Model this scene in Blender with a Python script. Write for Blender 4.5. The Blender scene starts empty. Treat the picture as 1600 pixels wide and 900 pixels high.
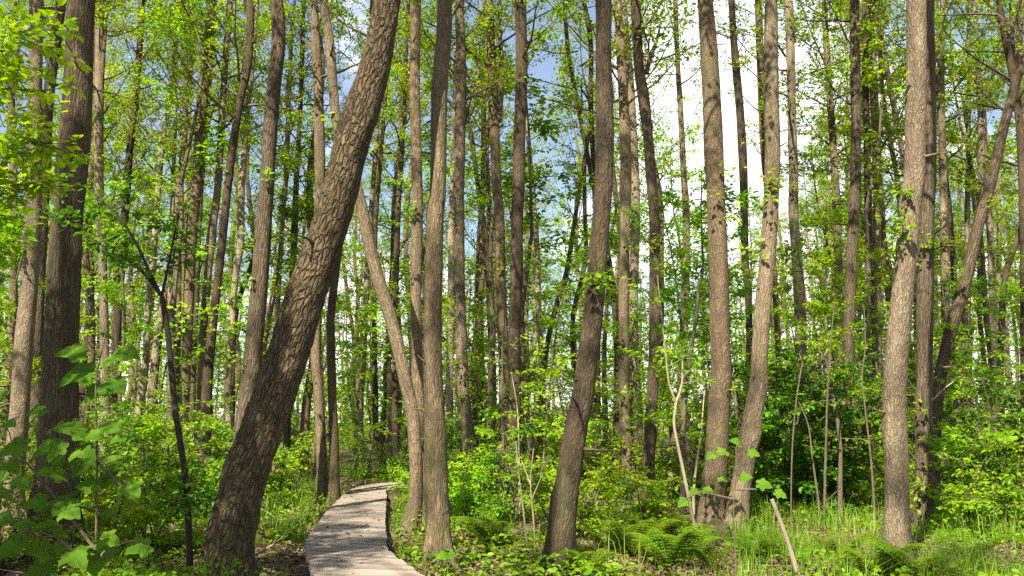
import bpy, math, random
import numpy as np
from mathutils import Vector, noise as mnoise

rng = np.random.default_rng(7)
random.seed(7)
C = bpy.context.scene.collection
SC = bpy.context.scene

# ------------------------------------------------------------------ camera
F = 1443.0                       # focal length in pixels of the 1600-wide picture
EYE = 1.6
HORIZON = 660.0
PITCH = math.atan((HORIZON - 450) / F)
cam = bpy.data.cameras.new("camera")
cam.sensor_width = 36.0
cam.lens = 36.0 * F / 1600.0
cam.clip_start = 0.05
cam.clip_end = 3000
cam_o = bpy.data.objects.new("camera", cam)
C.objects.link(cam_o)
cam_o.location = (0, 0, EYE)
cam_o.rotation_euler = (math.pi / 2 + PITCH, 0, 0)
SC.camera = cam_o

# ------------------------------------------------------------------ sky, sun, exposure
SUN_AZ = math.radians(24)        # sun stands behind the viewer, this far to the left
SUN_EL = math.radians(46)
SUN_DIR = Vector((-math.sin(SUN_AZ) * math.cos(SUN_EL), -math.cos(SUN_AZ) * math.cos(SUN_EL), math.sin(SUN_EL)))
world = bpy.data.worlds.new("World")
SC.world = world
world.use_nodes = True
nt = world.node_tree
nt.nodes.clear()
wo = nt.nodes.new("ShaderNodeOutputWorld")
bg = nt.nodes.new("ShaderNodeBackground")
sky = nt.nodes.new("ShaderNodeTexSky")
sky.sky_type = 'NISHITA'
sky.sun_disc = False
sky.sun_elevation = SUN_EL
sky.sun_rotation = math.radians(180 + 24)
sky.air_density = 1.0
sky.dust_density = 0.6
sky.ozone_density = 2.0
tc = nt.nodes.new("ShaderNodeTexCoord")
def wn(kind, **kw):
    n = nt.nodes.new(kind)
    for k, v in kw.items():
        setattr(n, k, v)
    return n
def wmath(op, a, b=None, c=None):
    n = wn("ShaderNodeMath", operation=op)
    for i, v in enumerate((a, b, c)):
        if v is None:
            continue
        if isinstance(v, (int, float)):
            n.inputs[i].default_value = v
        else:
            nt.links.new(v, n.inputs[i])
    return n.outputs[0]
mp = wn("ShaderNodeMapping")
mp.inputs['Scale'].default_value = (1, 1, 1.7)
nt.links.new(tc.outputs['Generated'], mp.inputs[0])
cn = wn("ShaderNodeTexNoise")
cn.inputs['Scale'].default_value = 4.2
cn.inputs['Detail'].default_value = 7
cn.inputs['Roughness'].default_value = 0.55
nt.links.new(mp.outputs[0], cn.inputs['Vector'])
def sky_dir(px, py):
    v = Vector(((px - 800) / F, math.cos(PITCH) + (py - 450) / F * math.sin(PITCH), math.sin(PITCH) - (py - 450) / F * math.cos(PITCH)))
    return v.normalized()
def lobe(px, py, spread):        # a cloud bank round one direction of the sky
    d = wn("ShaderNodeVectorMath", operation='DOT_PRODUCT')
    nt.links.new(tc.outputs['Generated'], d.inputs[0])
    d.inputs[1].default_value = sky_dir(px, py)
    r = wn("ShaderNodeMapRange", interpolation_type='SMOOTHSTEP')
    nt.links.new(d.outputs['Value'], r.inputs['Value'])
    r.inputs['From Min'].default_value = math.cos(math.radians(spread))
    r.inputs['From Max'].default_value = math.cos(math.radians(spread * 0.25))
    return r.outputs[0]
cl = wmath('ADD', cn.outputs[0], wmath('MULTIPLY', lobe(1150, 120, 15), 0.22))
cl = wmath('ADD', cl, wmath('MULTIPLY', lobe(480, 140, 9), 0.10))
cl = wmath('ADD', cl, wmath('MULTIPLY', lobe(790, 160, 12), -0.20))
cl = wmath('ADD', cl, wmath('MULTIPLY', lobe(230, 110, 13), -0.24))
sep = wn("ShaderNodeSeparateXYZ")
nt.links.new(tc.outputs['Generated'], sep.inputs[0])
low = wn("ShaderNodeMapRange")
nt.links.new(sep.outputs[2], low.inputs['Value'])
low.inputs['From Min'].default_value = 0.0
low.inputs['From Max'].default_value = 0.24
low.inputs['To Min'].default_value = 0.18
low.inputs['To Max'].default_value = 0.0
cl = wmath('ADD', cl, low.outputs[0])
cr = wn("ShaderNodeMapRange", interpolation_type='SMOOTHSTEP')
nt.links.new(cl, cr.inputs['Value'])
cr.inputs['From Min'].default_value = 0.48
cr.inputs['From Max'].default_value = 0.64
cr.inputs['To Min'].default_value = 0.09
mx = wn("ShaderNodeMixRGB")
nt.links.new(cr.outputs[0], mx.inputs[0])
nt.links.new(sky.outputs[0], mx.inputs[1])
shade = wn("ShaderNodeMapRange")
nt.links.new(cn.outputs[0], shade.inputs['Value'])
shade.inputs['From Min'].default_value = 0.35
shade.inputs['From Max'].default_value = 0.62
cw = wn("ShaderNodeMixRGB")
nt.links.new(shade.outputs[0], cw.inputs[0])
cw.inputs[1].default_value = (6.6, 7.1, 8.0, 1)
cw.inputs[2].default_value = (10.5, 10.6, 10.8, 1)
nt.links.new(cw.outputs[0], mx.inputs[2])
nt.links.new(mx.outputs[0], bg.inputs[0])
bg.inputs[1].default_value = 0.060
nt.links.new(bg.outputs[0], wo.inputs[0])

sun = bpy.data.lights.new("sun", 'SUN')
sun.energy = 5.0
sun.angle = math.radians(0.5)
sun.color = (1.0, 0.91, 0.73)
sun_o = bpy.data.objects.new("sun", sun)
C.objects.link(sun_o)
sun_o.location = (0, -20, 40)
sun_o.rotation_euler = SUN_DIR.to_track_quat('Z', 'Y').to_euler()

SC.view_settings.view_transform = 'Standard'
SC.view_settings.look = 'None'
SC.view_settings.gamma = 1
SC.view_settings.exposure = 1.65
SC.view_settings.use_curve_mapping = False
SC.cycles.max_bounces = 6
SC.cycles.diffuse_bounces = 3
SC.cycles.glossy_bounces = 1
SC.cycles.transmission_bounces = 4
SC.cycles.sample_clamp_indirect = 6
SC.cycles.use_denoising = False
SC.cycles.use_adaptive_sampling = True
SC.cycles.adaptive_threshold = 0.02

# ------------------------------------------------------------------ helpers
def at(px, py, d):
    """point seen at a pixel of the 1600x900 picture, d metres ahead"""
    u, v = (px - 800) / F, -(py - 450) / F
    ry = math.cos(PITCH) - v * math.sin(PITCH)
    rz = math.sin(PITCH) + v * math.cos(PITCH)
    k = d / ry
    return Vector((u * k, d, EYE + rz * k))
def gh(x, y):
    return 0.05 * np.sin(x * 0.9 + 1.3) * np.sin(y * 0.7) + 0.04 * np.sin(x * 2.1 + y * 1.7) + 0.02 * np.sin(x * 4.7 - y * 3.9)
def ground_at(px, d):
    x = (px - 800) / F * d * 1.0
    return x, d, float(gh(x, d))

def mesh(name, verts, quads, mats, mat_idx=None, smooth=False, attrs=None):
    me = bpy.data.meshes.new(name)
    verts = np.asarray(verts, dtype=np.float32).reshape(-1, 3)
    quads = np.asarray(quads, dtype=np.int32)
    n, k = quads.shape
    me.vertices.add(len(verts))
    me.vertices.foreach_set("co", verts.ravel())
    me.loops.add(n * k)
    me.loops.foreach_set("vertex_index", quads.ravel())
    me.polygons.add(n)
    me.polygons.foreach_set("loop_start", np.arange(0, n * k, k, dtype=np.int32))
    me.polygons.foreach_set("loop_total", np.full(n, k, dtype=np.int32))
    for m in mats:
        me.materials.append(m)
    if mat_idx is not None:
        me.polygons.foreach_set("material_index", np.asarray(mat_idx, dtype=np.int32))
    me.polygons.foreach_set("use_smooth", np.full(n, smooth, dtype=bool))
    for an, av in (attrs or {}).items():
        a = me.attributes.new(an, 'FLOAT_VECTOR', 'POINT')
        a.data.foreach_set("vector", np.asarray(av, dtype=np.float32).ravel())
    me.update(calc_edges=True)
    me.validate()
    return me
def link(name, data, parent=None, loc=(0, 0, 0)):
    o = bpy.data.objects.new(name, data)
    C.objects.link(o)
    o.location = loc
    o.parent = parent
    return o
def tag(o, label=None, cat=None, group=None, kind=None):
    for k, v in (('label', label), ('category', cat), ('group', group), ('kind', kind)):
        if v:
            o[k] = v
    return o
def copy_thing(root, loc, rot=(0, 0, 0), scale=(1, 1, 1)):
    r = root.copy()
    C.objects.link(r)
    r.location, r.rotation_euler, r.scale = loc, rot, scale
    for ch in list(root.children):
        c = ch.copy()
        C.objects.link(c)
        c.parent = r
    return r

class Geo:
    """collects quads from several tubes, blades and leaves"""
    def __init__(self):
        self.v, self.f, self.m, self.a, self.n = [], [], [], [], 0
    def add(self, v, f, m=0, a=None):
        v = np.asarray(v, dtype=np.float32)
        f = np.asarray(f, dtype=np.int32)
        self.v.append(v)
        self.f.append(f + self.n)
        self.m.append(np.full(len(f), m, dtype=np.int32))
        self.a.append(v if a is None else np.asarray(a, dtype=np.float32))
        self.n += len(v)
    def build(self, name, mats, smooth=False):
        return mesh(name, np.concatenate(self.v), np.concatenate(self.f), mats, np.concatenate(self.m), smooth,
                    {'bark': np.concatenate(self.a)})

def frame_of(t):
    t = t / (np.linalg.norm(t, axis=-1, keepdims=True) + 1e-9)
    ref = np.where(np.abs(t[..., 1:2]) < 0.9, np.array([0., 1, 0]), np.array([1., 0, 0]))
    a = np.cross(t, ref)
    a /= np.linalg.norm(a, axis=-1, keepdims=True) + 1e-9
    b = np.cross(t, a)
    return t, a, b
def tube(g, pts, rad, segs=6, m=0, disp=None, cap=True):
    pts = np.asarray(pts, dtype=float)
    rad = np.asarray(rad, dtype=float)
    n = len(pts)
    t = np.gradient(pts, axis=0)
    t, a, b = frame_of(t)
    ang = np.arange(segs) * 2 * math.pi / segs
    ca, sa = np.cos(ang), np.sin(ang)
    ln = np.concatenate([[0], np.cumsum(np.linalg.norm(np.diff(pts, axis=0), axis=1))])
    rr = np.repeat(rad[:, None], segs, 1)
    bark = np.stack([ca[None] * rr, sa[None] * rr, np.repeat(ln[:, None], segs, 1)], -1)
    if disp is not None:
        rr = rr * disp(ang, ln, rad, bark)
    v = pts[:, None] + (a[:, None] * ca[None, :, None] + b[:, None] * sa[None, :, None]) * rr[..., None]
    i = np.arange(n - 1)[:, None] * segs
    j = np.arange(segs)[None]
    k = (j + 1) % segs
    f = np.stack([i + j, i + segs + j, i + segs + k, i + k], -1).reshape(-1, 4)
    if cap and segs % 2 == 0:
        e = (n - 1) * segs
        extra = [[e + q, e + segs - 1 - q, e + segs - 2 - q, e + q + 1] for q in range(segs // 2 - 1)]
        f = np.concatenate([f, np.array(extra, dtype=int).reshape(-1, 4)])
    g.add(v.reshape(-1, 3), f, m, bark.reshape(-1, 3))
def spline(pts, step):
    """Catmull-Rom through rows of (x, y, z, r), resampled about every step metres"""
    p = np.asarray(pts, dtype=float)
    p = np.concatenate([[2 * p[0] - p[1]], p, [2 * p[-1] - p[-2]]])
    out = []
    for i in range(1, len(p) - 2):
        n = max(1, int(np.linalg.norm(p[i + 1, :3] - p[i, :3]) / step))
        u = (np.arange(n) / n)[:, None]
        a, b, c, d = p[i - 1], p[i], p[i + 1], p[i + 2]
        out.append(0.5 * (2 * b + (c - a) * u + (2 * a - 5 * b + 4 * c - d) * u ** 2 + (3 * b - a - 3 * c + d) * u ** 3))
    out.append(p[-2:-1])
    return np.concatenate(out)
def unit(v):
    return v / (np.linalg.norm(v, axis=-1, keepdims=True) + 1e-9)
def leaves(g, pos, axis, nrm, ln, wd, m=1, fold=0.12):
    """six-cornered leaves as two folded quads sharing the midrib"""
    pos, axis, nrm = np.asarray(pos), unit(np.asarray(axis)), np.asarray(nrm)
    side = unit(np.cross(axis, nrm))
    nrm = np.cross(side, axis)
    n = len(pos)
    ln = np.broadcast_to(np.asarray(ln, dtype=float), (n,))[:, None]
    wd = np.broadcast_to(np.asarray(wd, dtype=float), (n,))[:, None]
    up = nrm * ln * fold
    base, tip = pos, pos + axis * ln - nrm * ln * 0.12
    l1, r1 = pos + axis * ln * .30 + side * wd * .5 + up, pos + axis * ln * .30 - side * wd * .5 + up
    l2, r2 = pos + axis * ln * .68 + side * wd * .42 + up * .8, pos + axis * ln * .68 - side * wd * .42 + up * .8
    v = np.stack([base, l1, l2, tip, r2, r1], 1).reshape(-1, 3)
    o = np.arange(n)[:, None] * 6
    f = np.concatenate([o + np.array([[0, 1, 2, 3]]), o + np.array([[0, 3, 4, 5]])], 1).reshape(-1, 4)
    g.add(v, f, m)
def rdir(n):
    return unit(rng.normal(size=(n, 3)))
def spray(g, pts, n, size, spread, m=1, flat=0.55, ratio=0.72):
    """n leaves round the outer part of a twig polyline"""
    pts = np.asarray(pts)
    t = rng.uniform(0.15, 1.0, n) * (len(pts) - 1)
    i = np.minimum(t.astype(int), len(pts) - 2)
    p = pts[i] + (pts[i + 1] - pts[i]) * (t - i)[:, None]
    d = unit(pts[i + 1] - pts[i])
    off = rdir(n)
    off[:, 2] *= 0.45
    p = p + off * spread * rng.uniform(0.2, 1.0, (n, 1))
    ax = unit(d * 0.6 + off + np.array([0, 0, -0.25]))
    nr = unit(np.array([0, 0, 1.0]) * flat + rdir(n) * (1 - flat) + np.array([0, -0.12, 0]))
    s = size * rng.uniform(0.6, 1.25, n)
    leaves(g, p, ax, nr, s, s * ratio, m)

# ------------------------------------------------------------------ materials
def mat(name):
    m = bpy.data.materials.new(name)
    m.use_nodes = True
    m.node_tree.nodes.clear()
    return m, m.node_tree
class NB:
    def __init__(self, tree):
        self.t = tree
    def n(self, kind, inputs=None, **kw):
        nd = self.t.nodes.new(kind)
        for k, v in kw.items():
            setattr(nd, k, v)
        for k, v in (inputs or {}).items():
            if hasattr(v, 'links') or isinstance(v, bpy.types.NodeSocket):
                self.t.links.new(v, nd.inputs[k])
            else:
                nd.inputs[k].default_value = v
        return nd
    def mix(self, fac, a, b, blend='MIX'):
        return self.n("ShaderNodeMixRGB", {0: fac, 1: a, 2: b}, blend_type=blend).outputs[0]
    def math(self, op, a, b=0.0):
        return self.n("ShaderNodeMath", {0: a, 1: b}, operation=op).outputs[0]
    def rng(self, v, a, b, c=0.0, d=1.0):
        return self.n("ShaderNodeMapRange", {'Value': v, 'From Min': a, 'From Max': b, 'To Min': c, 'To Max': d}).outputs[0]
    def noise(self, vec, scale, detail=4, rough=0.55):
        return self.n("ShaderNodeTexNoise", {'Vector': vec, 'Scale': scale, 'Detail': detail, 'Roughness': rough}).outputs[0]

def bark_material(name, dark, light, plate=(34, 34, 6.5), depth=0.010, moss=0.0, lichen=0.3, crack=0.32, tint=(0.69, 0.655, 0.57)):
    m, t = mat(name)
    b = NB(t)
    at_ = b.n("ShaderNodeAttribute", attribute_name='bark').outputs['Vector']
    ob = b.n("ShaderNodeObjectInfo").outputs['Random']
    seed = b.n("ShaderNodeCombineXYZ", {0: b.math('MULTIPLY', ob, 37.0), 1: b.math('MULTIPLY', ob, 11.0), 2: b.math('MULTIPLY', ob, 53.0)}).outputs[0]
    vec = b.n("ShaderNodeVectorMath", {0: at_, 1: seed}, operation='ADD').outputs[0]
    warp = b.n("ShaderNodeTexNoise", {'Vector': vec, 'Scale': 9.0, 'Detail': 3}).outputs['Color']
    wv = b.n("ShaderNodeVectorMath", {0: warp, 1: (0.045, 0.045, 0.16)}, operation='MULTIPLY').outputs[0]
    wv = b.n("ShaderNodeVectorMath", {0: vec, 1: wv}, operation='ADD').outputs[0]
    pv = b.n("ShaderNodeVectorMath", {0: wv, 1: plate}, operation='MULTIPLY').outputs[0]
    vo = b.n("ShaderNodeTexVoronoi", {'Vector': pv, 'Scale': 1.0}, feature='DISTANCE_TO_EDGE').outputs['Distance']
    vc = b.n("ShaderNodeTexVoronoi", {'Vector': pv, 'Scale': 1.0}).outputs['Color']
    fine = b.noise(b.n("ShaderNodeVectorMath", {0: vec, 1: (70, 70, 22)}, operation='MULTIPLY').outputs[0], 0.45, 4, 0.6)
    blot = b.noise(vec, 2.6, 4)
    c = b.mix(b.rng(fine, 0.3, 0.7), dark + (1,), light + (1,))
    c = b.mix(b.math('MULTIPLY', b.n("ShaderNodeSeparateColor", {0: vc}).outputs[0], 0.35), c, tuple(x * 0.62 for x in dark) + (1,))
    c = b.mix(b.rng(blot, 0.35, 0.7, 0.0, 0.5), c, tuple(x * 0.75 for x in dark) + (1,))
    c = b.mix(b.math('MULTIPLY', b.rng(vo, 0.0, 0.16, crack, 0.0), b.rng(b.noise(vec, 9.0, 3), 0.32, 0.6, 0.1, 1.0)), c, (0.022, 0.016, 0.012, 1))
    li = b.noise(vec, 6.5, 6, 0.7)
    c = b.mix(b.math('MULTIPLY', b.rng(li, 0.58, 0.70), lichen), c, (0.30, 0.30, 0.25, 1))
    geo = b.n("ShaderNodeNewGeometry")
    z = b.n("ShaderNodeSeparateXYZ", {0: geo.outputs['Position']}).outputs[2]
    mo = b.math('MULTIPLY', b.rng(b.noise(vec, 4.0, 5, 0.7), 0.46, 0.62), b.rng(z, 0.15, 1.7, 1.0, moss * 0.35))
    c = b.mix(b.math('MULTIPLY', mo, 0.5 + 0.5 * moss), c, (0.110, 0.155, 0.022, 1))
    c = b.n("ShaderNodeHueSaturation", {'Color': c, 'Value': b.rng(ob, 0, 1, 0.78, 1.18), 'Saturation': b.rng(ob, 0, 1, 1.15, 0.8)}).outputs[0]
    st = b.noise(b.n("ShaderNodeVectorMath", {0: vec, 1: (9, 9, 0.7)}, operation='MULTIPLY').outputs[0], 1.0, 4)
    c = b.mix(b.rng(st, 0.4, 0.68, 0.0, 0.6), c, tuple(x * 0.5 for x in dark) + (1,))
    al = b.noise(vec, 1.1, 3)
    c = b.mix(b.rng(al, 0.46, 0.70, 0.0, 0.5), c, (0.100, 0.098, 0.056, 1))
    dk = b.noise(b.n("ShaderNodeVectorMath", {0: vec, 1: (3, 3, 1.1)}, operation='MULTIPLY').outputs[0], 1.0, 5, 0.65)
    c = b.mix(b.rng(dk, 0.52, 0.66, 0.0, 0.45), c, tuple(x * 0.42 for x in dark) + (1,))
    c = b.mix(1.0, c, tint + (1,), 'MULTIPLY')
    h = b.math('ADD', b.rng(vo, 0.0, 0.22, 0.0, 1.0), b.math('MULTIPLY', fine, 0.7))
    bump = b.n("ShaderNodeBump", {'Height': h, 'Strength': 0.9, 'Distance': depth}).outputs[0]
    p = b.n("ShaderNodeBsdfPrincipled", {'Base Color': c, 'Roughness': 0.9, 'Normal': bump, 'Specular IOR Level': 0.15})
    o = b.n("ShaderNodeOutputMaterial")
    t.links.new(p.outputs[0], o.inputs[0])
    return m
def leaf_material(name, c1, c2, c3=None, trans=0.45, rough=0.45):
    m, t = mat(name)
    b = NB(t)
    geo = b.n("ShaderNodeNewGeometry")
    ri = geo.outputs['Random Per Island']
    ob = b.n("ShaderNodeObjectInfo").outputs['Random']
    c = b.mix(ri, c1 + (1,), c2 + (1,))
    if c3:
        c = b.mix(b.rng(b.noise(geo.outputs['Position'], 0.55, 2), 0.42, 0.66), c, c3 + (1,))
    c = b.n("ShaderNodeHueSaturation", {'Color': c, 'Hue': b.rng(ob, 0, 1, 0.488, 0.512), 'Value': b.rng(ob, 0, 1, 0.82, 1.2)}).outputs[0]
    tcn = b.mix(1.0, c, (1.42, 1.30, 0.30, 1), 'MULTIPLY')
    p = b.n("ShaderNodeBsdfPrincipled", {'Base Color': c, 'Roughness': rough, 'Specular IOR Level': 0.18})
    tr = b.n("ShaderNodeBsdfTranslucent", {'Color': tcn})
    ms = b.n("ShaderNodeMixShader", {0: trans})
    t.links.new(p.outputs[0], ms.inputs[1])
    t.links.new(tr.outputs[0], ms.inputs[2])
    o = b.n("ShaderNodeOutputMaterial")
    t.links.new(ms.outputs[0], o.inputs[0])
    return m
def plain_material(name, c1, c2, scale=12, stretch=(1, 1, 1), rough=0.9, bump=0.3, coord='Object', dist=0.01):
    m, t = mat(name)
    b = NB(t)
    tcn = b.n("ShaderNodeTexCoord").outputs[coord]
    v = b.n("ShaderNodeVectorMath", {0: tcn, 1: stretch}, operation='MULTIPLY').outputs[0]
    f = b.noise(v, scale, 6, 0.65)
    c = b.mix(b.rng(f, 0.3, 0.7), c1 + (1,), c2 + (1,))
    bp = b.n("ShaderNodeBump", {'Height': f, 'Strength': bump, 'Distance': dist}).outputs[0]
    p = b.n("ShaderNodeBsdfPrincipled", {'Base Color': c, 'Roughness': rough, 'Normal': bp, 'Specular IOR Level': 0.2})
    o = b.n("ShaderNodeOutputMaterial")
    t.links.new(p.outputs[0], o.inputs[0])
    return m

M_BARK = bark_material("alder_bark", (0.165, 0.126, 0.090), (0.39, 0.315, 0.235), tint=(0.86, 0.82, 0.71))
M_BARK_ROUGH = bark_material("plated_bark", (0.150, 0.115, 0.078), (0.37, 0.30, 0.215), plate=(25, 25, 7), depth=0.035, lichen=0.4, crack=0.75)
M_BARK_MOSS = bark_material("mossy_bark", (0.165, 0.128, 0.080), (0.37, 0.295, 0.20), plate=(40, 40, 5), moss=0.5, crack=0.25)
M_BARK_FURROW = bark_material("furrowed_bark", (0.135, 0.104, 0.078), (0.31, 0.25, 0.19), plate=(34, 34, 2.6), depth=0.018, moss=0.12, lichen=0.15, crack=0.55)
M_BARK_LICHEN = bark_material("lichened_bark", (0.165, 0.130, 0.098), (0.38, 0.315, 0.24), tint=(0.88, 0.82, 0.71), plate=(42, 42, 11), depth=0.010, moss=0.08, lichen=0.6, crack=0.26)
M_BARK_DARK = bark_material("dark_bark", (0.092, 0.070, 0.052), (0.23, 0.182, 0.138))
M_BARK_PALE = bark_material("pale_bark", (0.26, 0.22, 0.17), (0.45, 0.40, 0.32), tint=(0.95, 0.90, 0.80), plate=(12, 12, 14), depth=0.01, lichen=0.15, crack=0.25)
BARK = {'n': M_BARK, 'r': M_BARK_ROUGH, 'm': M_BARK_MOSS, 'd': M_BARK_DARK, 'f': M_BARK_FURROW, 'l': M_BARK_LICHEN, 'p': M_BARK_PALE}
M_DARK_TWIG = plain_material("dark_twig_bark", (0.020, 0.015, 0.012), (0.055, 0.042, 0.034), 30)
M_TWIG = plain_material("twig_bark", (0.06, 0.045, 0.032), (0.15, 0.115, 0.085), 30)
M_DEADWOOD = plain_material("dead_wood", (0.18, 0.140, 0.095), (0.34, 0.28, 0.20), 14, (6, 6, 1))
M_CROWN = leaf_material("crown_leaf", (0.120, 0.230, 0.012), (0.230, 0.370, 0.020), (0.300, 0.390, 0.022), 0.52)
M_SHRUB = leaf_material("shrub_leaf", (0.080, 0.210, 0.012), (0.180, 0.350, 0.016), (0.250, 0.390, 0.018), 0.52)
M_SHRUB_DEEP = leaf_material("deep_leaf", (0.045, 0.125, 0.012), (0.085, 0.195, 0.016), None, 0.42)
M_MAPLE_SHADED = leaf_material("maple_leaf", (0.060, 0.160, 0.009), (0.095, 0.215, 0.012), None, 0.42, 0.75)  # darker copy, shade put into the leaf colour of the lower left seedling
M_MAPLE_LIT = leaf_material("sunlit_maple_leaf", (0.075, 0.175, 0.012), (0.130, 0.240, 0.014), None, 0.5, 0.7)  # lighter copy of the maple leaf, sunlight put into its colour
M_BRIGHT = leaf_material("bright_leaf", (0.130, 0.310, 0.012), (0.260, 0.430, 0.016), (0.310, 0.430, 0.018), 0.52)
M_GRASS = leaf_material("grass_blade", (0.075, 0.200, 0.012), (0.190, 0.330, 0.026), (0.22, 0.28, 0.05), 0.45)
M_FERN = leaf_material("fern_frond", (0.115, 0.215, 0.014), (0.200, 0.300, 0.022), None, 0.5)
M_LITTER = leaf_material("dead_leaf", (0.105, 0.070, 0.040), (0.28, 0.20, 0.13), (0.18, 0.14, 0.09), 0.12, 0.8)

# ------------------------------------------------------------------ ground
def ground_material():
    m, t = mat("forest_floor")
    b = NB(t)
    pos = b.n("ShaderNodeNewGeometry").outputs['Position']
    f = b.noise(pos, 7.0, 8, 0.7)
    g = b.noise(pos, 0.45, 4)
    c = b.mix(b.rng(f, 0.3, 0.7), (0.045, 0.032, 0.020, 1), (0.17, 0.125, 0.080, 1))
    c = b.mix(b.math('MULTIPLY', b.rng(g, 0.45, 0.6), b.rng(f, 0.35, 0.55, 1.0, 0.35)), c, (0.055, 0.085, 0.018, 1))
    bp = b.n("ShaderNodeBump", {'Height': f, 'Strength': 0.7, 'Distance': 0.04}).outputs[0]
    p = b.n("ShaderNodeBsdfPrincipled", {'Base Color': c, 'Roughness': 0.95, 'Normal': bp, 'Specular IOR Level': 0.1})
    o = b.n("ShaderNodeOutputMaterial")
    t.links.new(p.outputs[0], o.inputs[0])
    return m
gx = np.concatenate([-np.geomspace(1500, 26, 22), np.linspace(-25, 25, 170), np.geomspace(26, 1500, 22)])
gy = np.concatenate([-np.geomspace(1500, 11, 22), np.linspace(-10, 40, 170), np.geomspace(41, 1500, 24)])
X, Y = np.meshgrid(gx, gy)
Z = gh(X, Y) + 0.015 * np.sin(X * 13 + Y * 3) * np.sin(Y * 11)
nx, ny = len(gx), len(gy)
ii, jj = np.meshgrid(np.arange(nx - 1), np.arange(ny - 1))
a0 = (jj * nx + ii).ravel()
ground = link("ground", mesh("ground", np.stack([X, Y, Z], -1), np.stack([a0, a0 + 1, a0 + nx + 1, a0 + nx], -1), [ground_material()], None, True))
tag(ground, "brown forest floor of leaf litter, soil and sprouting green plants", "ground", kind="structure")

# ------------------------------------------------------------------ boardwalk
DECK_Z = 0.20
def deck_edges():
    L = [(0.45, 2.0), (0.05, 4.0), (-0.75, 6.2), (-1.72, 8.5), (-2.25, 10.4), (-2.50, 11.6), (-2.68, 13.0), (-2.92, 14.8), (-3.27, 18.2), (-3.40, 20.2), (-3.15, 21.7), (-2.3, 22.8), (-0.6, 23.3)]
    R = [(1.5, 2.4), (1.05, 4.4), (0.25, 6.6), (-0.70, 8.6), (-1.30, 10.3), (-1.52, 11.5), (-1.74, 13.0), (-1.98, 14.8), (-2.42, 18.2), (-2.62, 19.6), (-2.55, 20.5), (-1.9, 21.6), (-0.4, 22.1)]
    f = lambda P: spline([(x, y, 0, 0) for x, y in P], 0.05)[:, :2]
    return f(L), f(R)
EL, ER = deck_edges()
def resample(P, n):
    s = np.concatenate([[0], np.cumsum(np.linalg.norm(np.diff(P, axis=0), axis=1))])
    u = np.linspace(0, s[-1], n)
    return np.stack([np.interp(u, s, P[:, k]) for k in (0, 1)], -1)
NP = 136
EL, ER = resample(EL, NP + 1), resample(ER, NP + 1)
EC = (EL + ER) / 2
def wood_material():
    m, t = mat("weathered_plank")
    b = NB(t)
    geo = b.n("ShaderNodeNewGeometry")
    pos = b.n("ShaderNodeVectorMath", {0: geo.outputs['Position'], 1: (1.2, 5.0, 5.0)}, operation='MULTIPLY').outputs[0]
    f = b.noise(pos, 1.3, 5, 0.65)
    bl = b.noise(geo.outputs['Position'], 2.2, 4)
    c = b.mix(b.rng(f, 0.3, 0.7), (0.22, 0.180, 0.150, 1), (0.36, 0.305, 0.26, 1))
    c = b.mix(b.math('MULTIPLY', geo.outputs['Random Per Island'], 0.8), c, (0.13, 0.112, 0.098, 1))
    c = b.mix(b.rng(bl, 0.48, 0.7, 0, 0.5), c, (0.13, 0.115, 0.085, 1))
    bp = b.n("ShaderNodeBump", {'Height': f, 'Strength': 0.25, 'Distance': 0.004}).outputs[0]
    p = b.n("ShaderNodeBsdfPrincipled", {'Base Color': c, 'Roughness': 0.8, 'Normal': bp, 'Specular IOR Level': 0.25})
    o = b.n("ShaderNodeOutputMaterial")
    t.links.new(p.outputs[0], o.inputs[0])
    return m
M_WOOD = wood_material()
walk = tag(link("boardwalk", None, None, (EC[40, 0], EC[40, 1], 0)), "weathered grey plank boardwalk curving away between the trunks", "boardwalk")
wl = np.array(walk.location)
g = Geo()
for i in range(NP):
    j = rng.uniform(-0.02, 0.02, 4)
    zz = DECK_Z + rng.uniform(-0.006, 0.006)
    gap = rng.uniform(0.06, 0.11)
    la, lb = EL[i] * (1 - gap) + EL[i + 1] * gap, EL[i + 1] * (1 - gap) + EL[i] * gap
    ra, rb = ER[i] * (1 - gap) + ER[i + 1] * gap, ER[i + 1] * (1 - gap) + ER[i] * gap
    ex = unit(la - ra) * j[0]
    ey = unit(ra - la) * j[1]
    top = [np.r_[la + ex, zz], np.r_[lb + ex, zz + j[2] * 0.15], np.r_[rb + ey, zz], np.r_[ra + ey, zz + j[3] * 0.15]]
    v = np.array(top + [q - np.array([0, 0, 0.04]) for q in top]) - wl
    g.add(v, [[0, 3, 2, 1], [4, 5, 6, 7], [0, 1, 5, 4], [1, 2, 6, 5], [2, 3, 7, 6], [3, 0, 4, 7]])
link("deck", g.build("deck", [M_WOOD]), walk)
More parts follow.
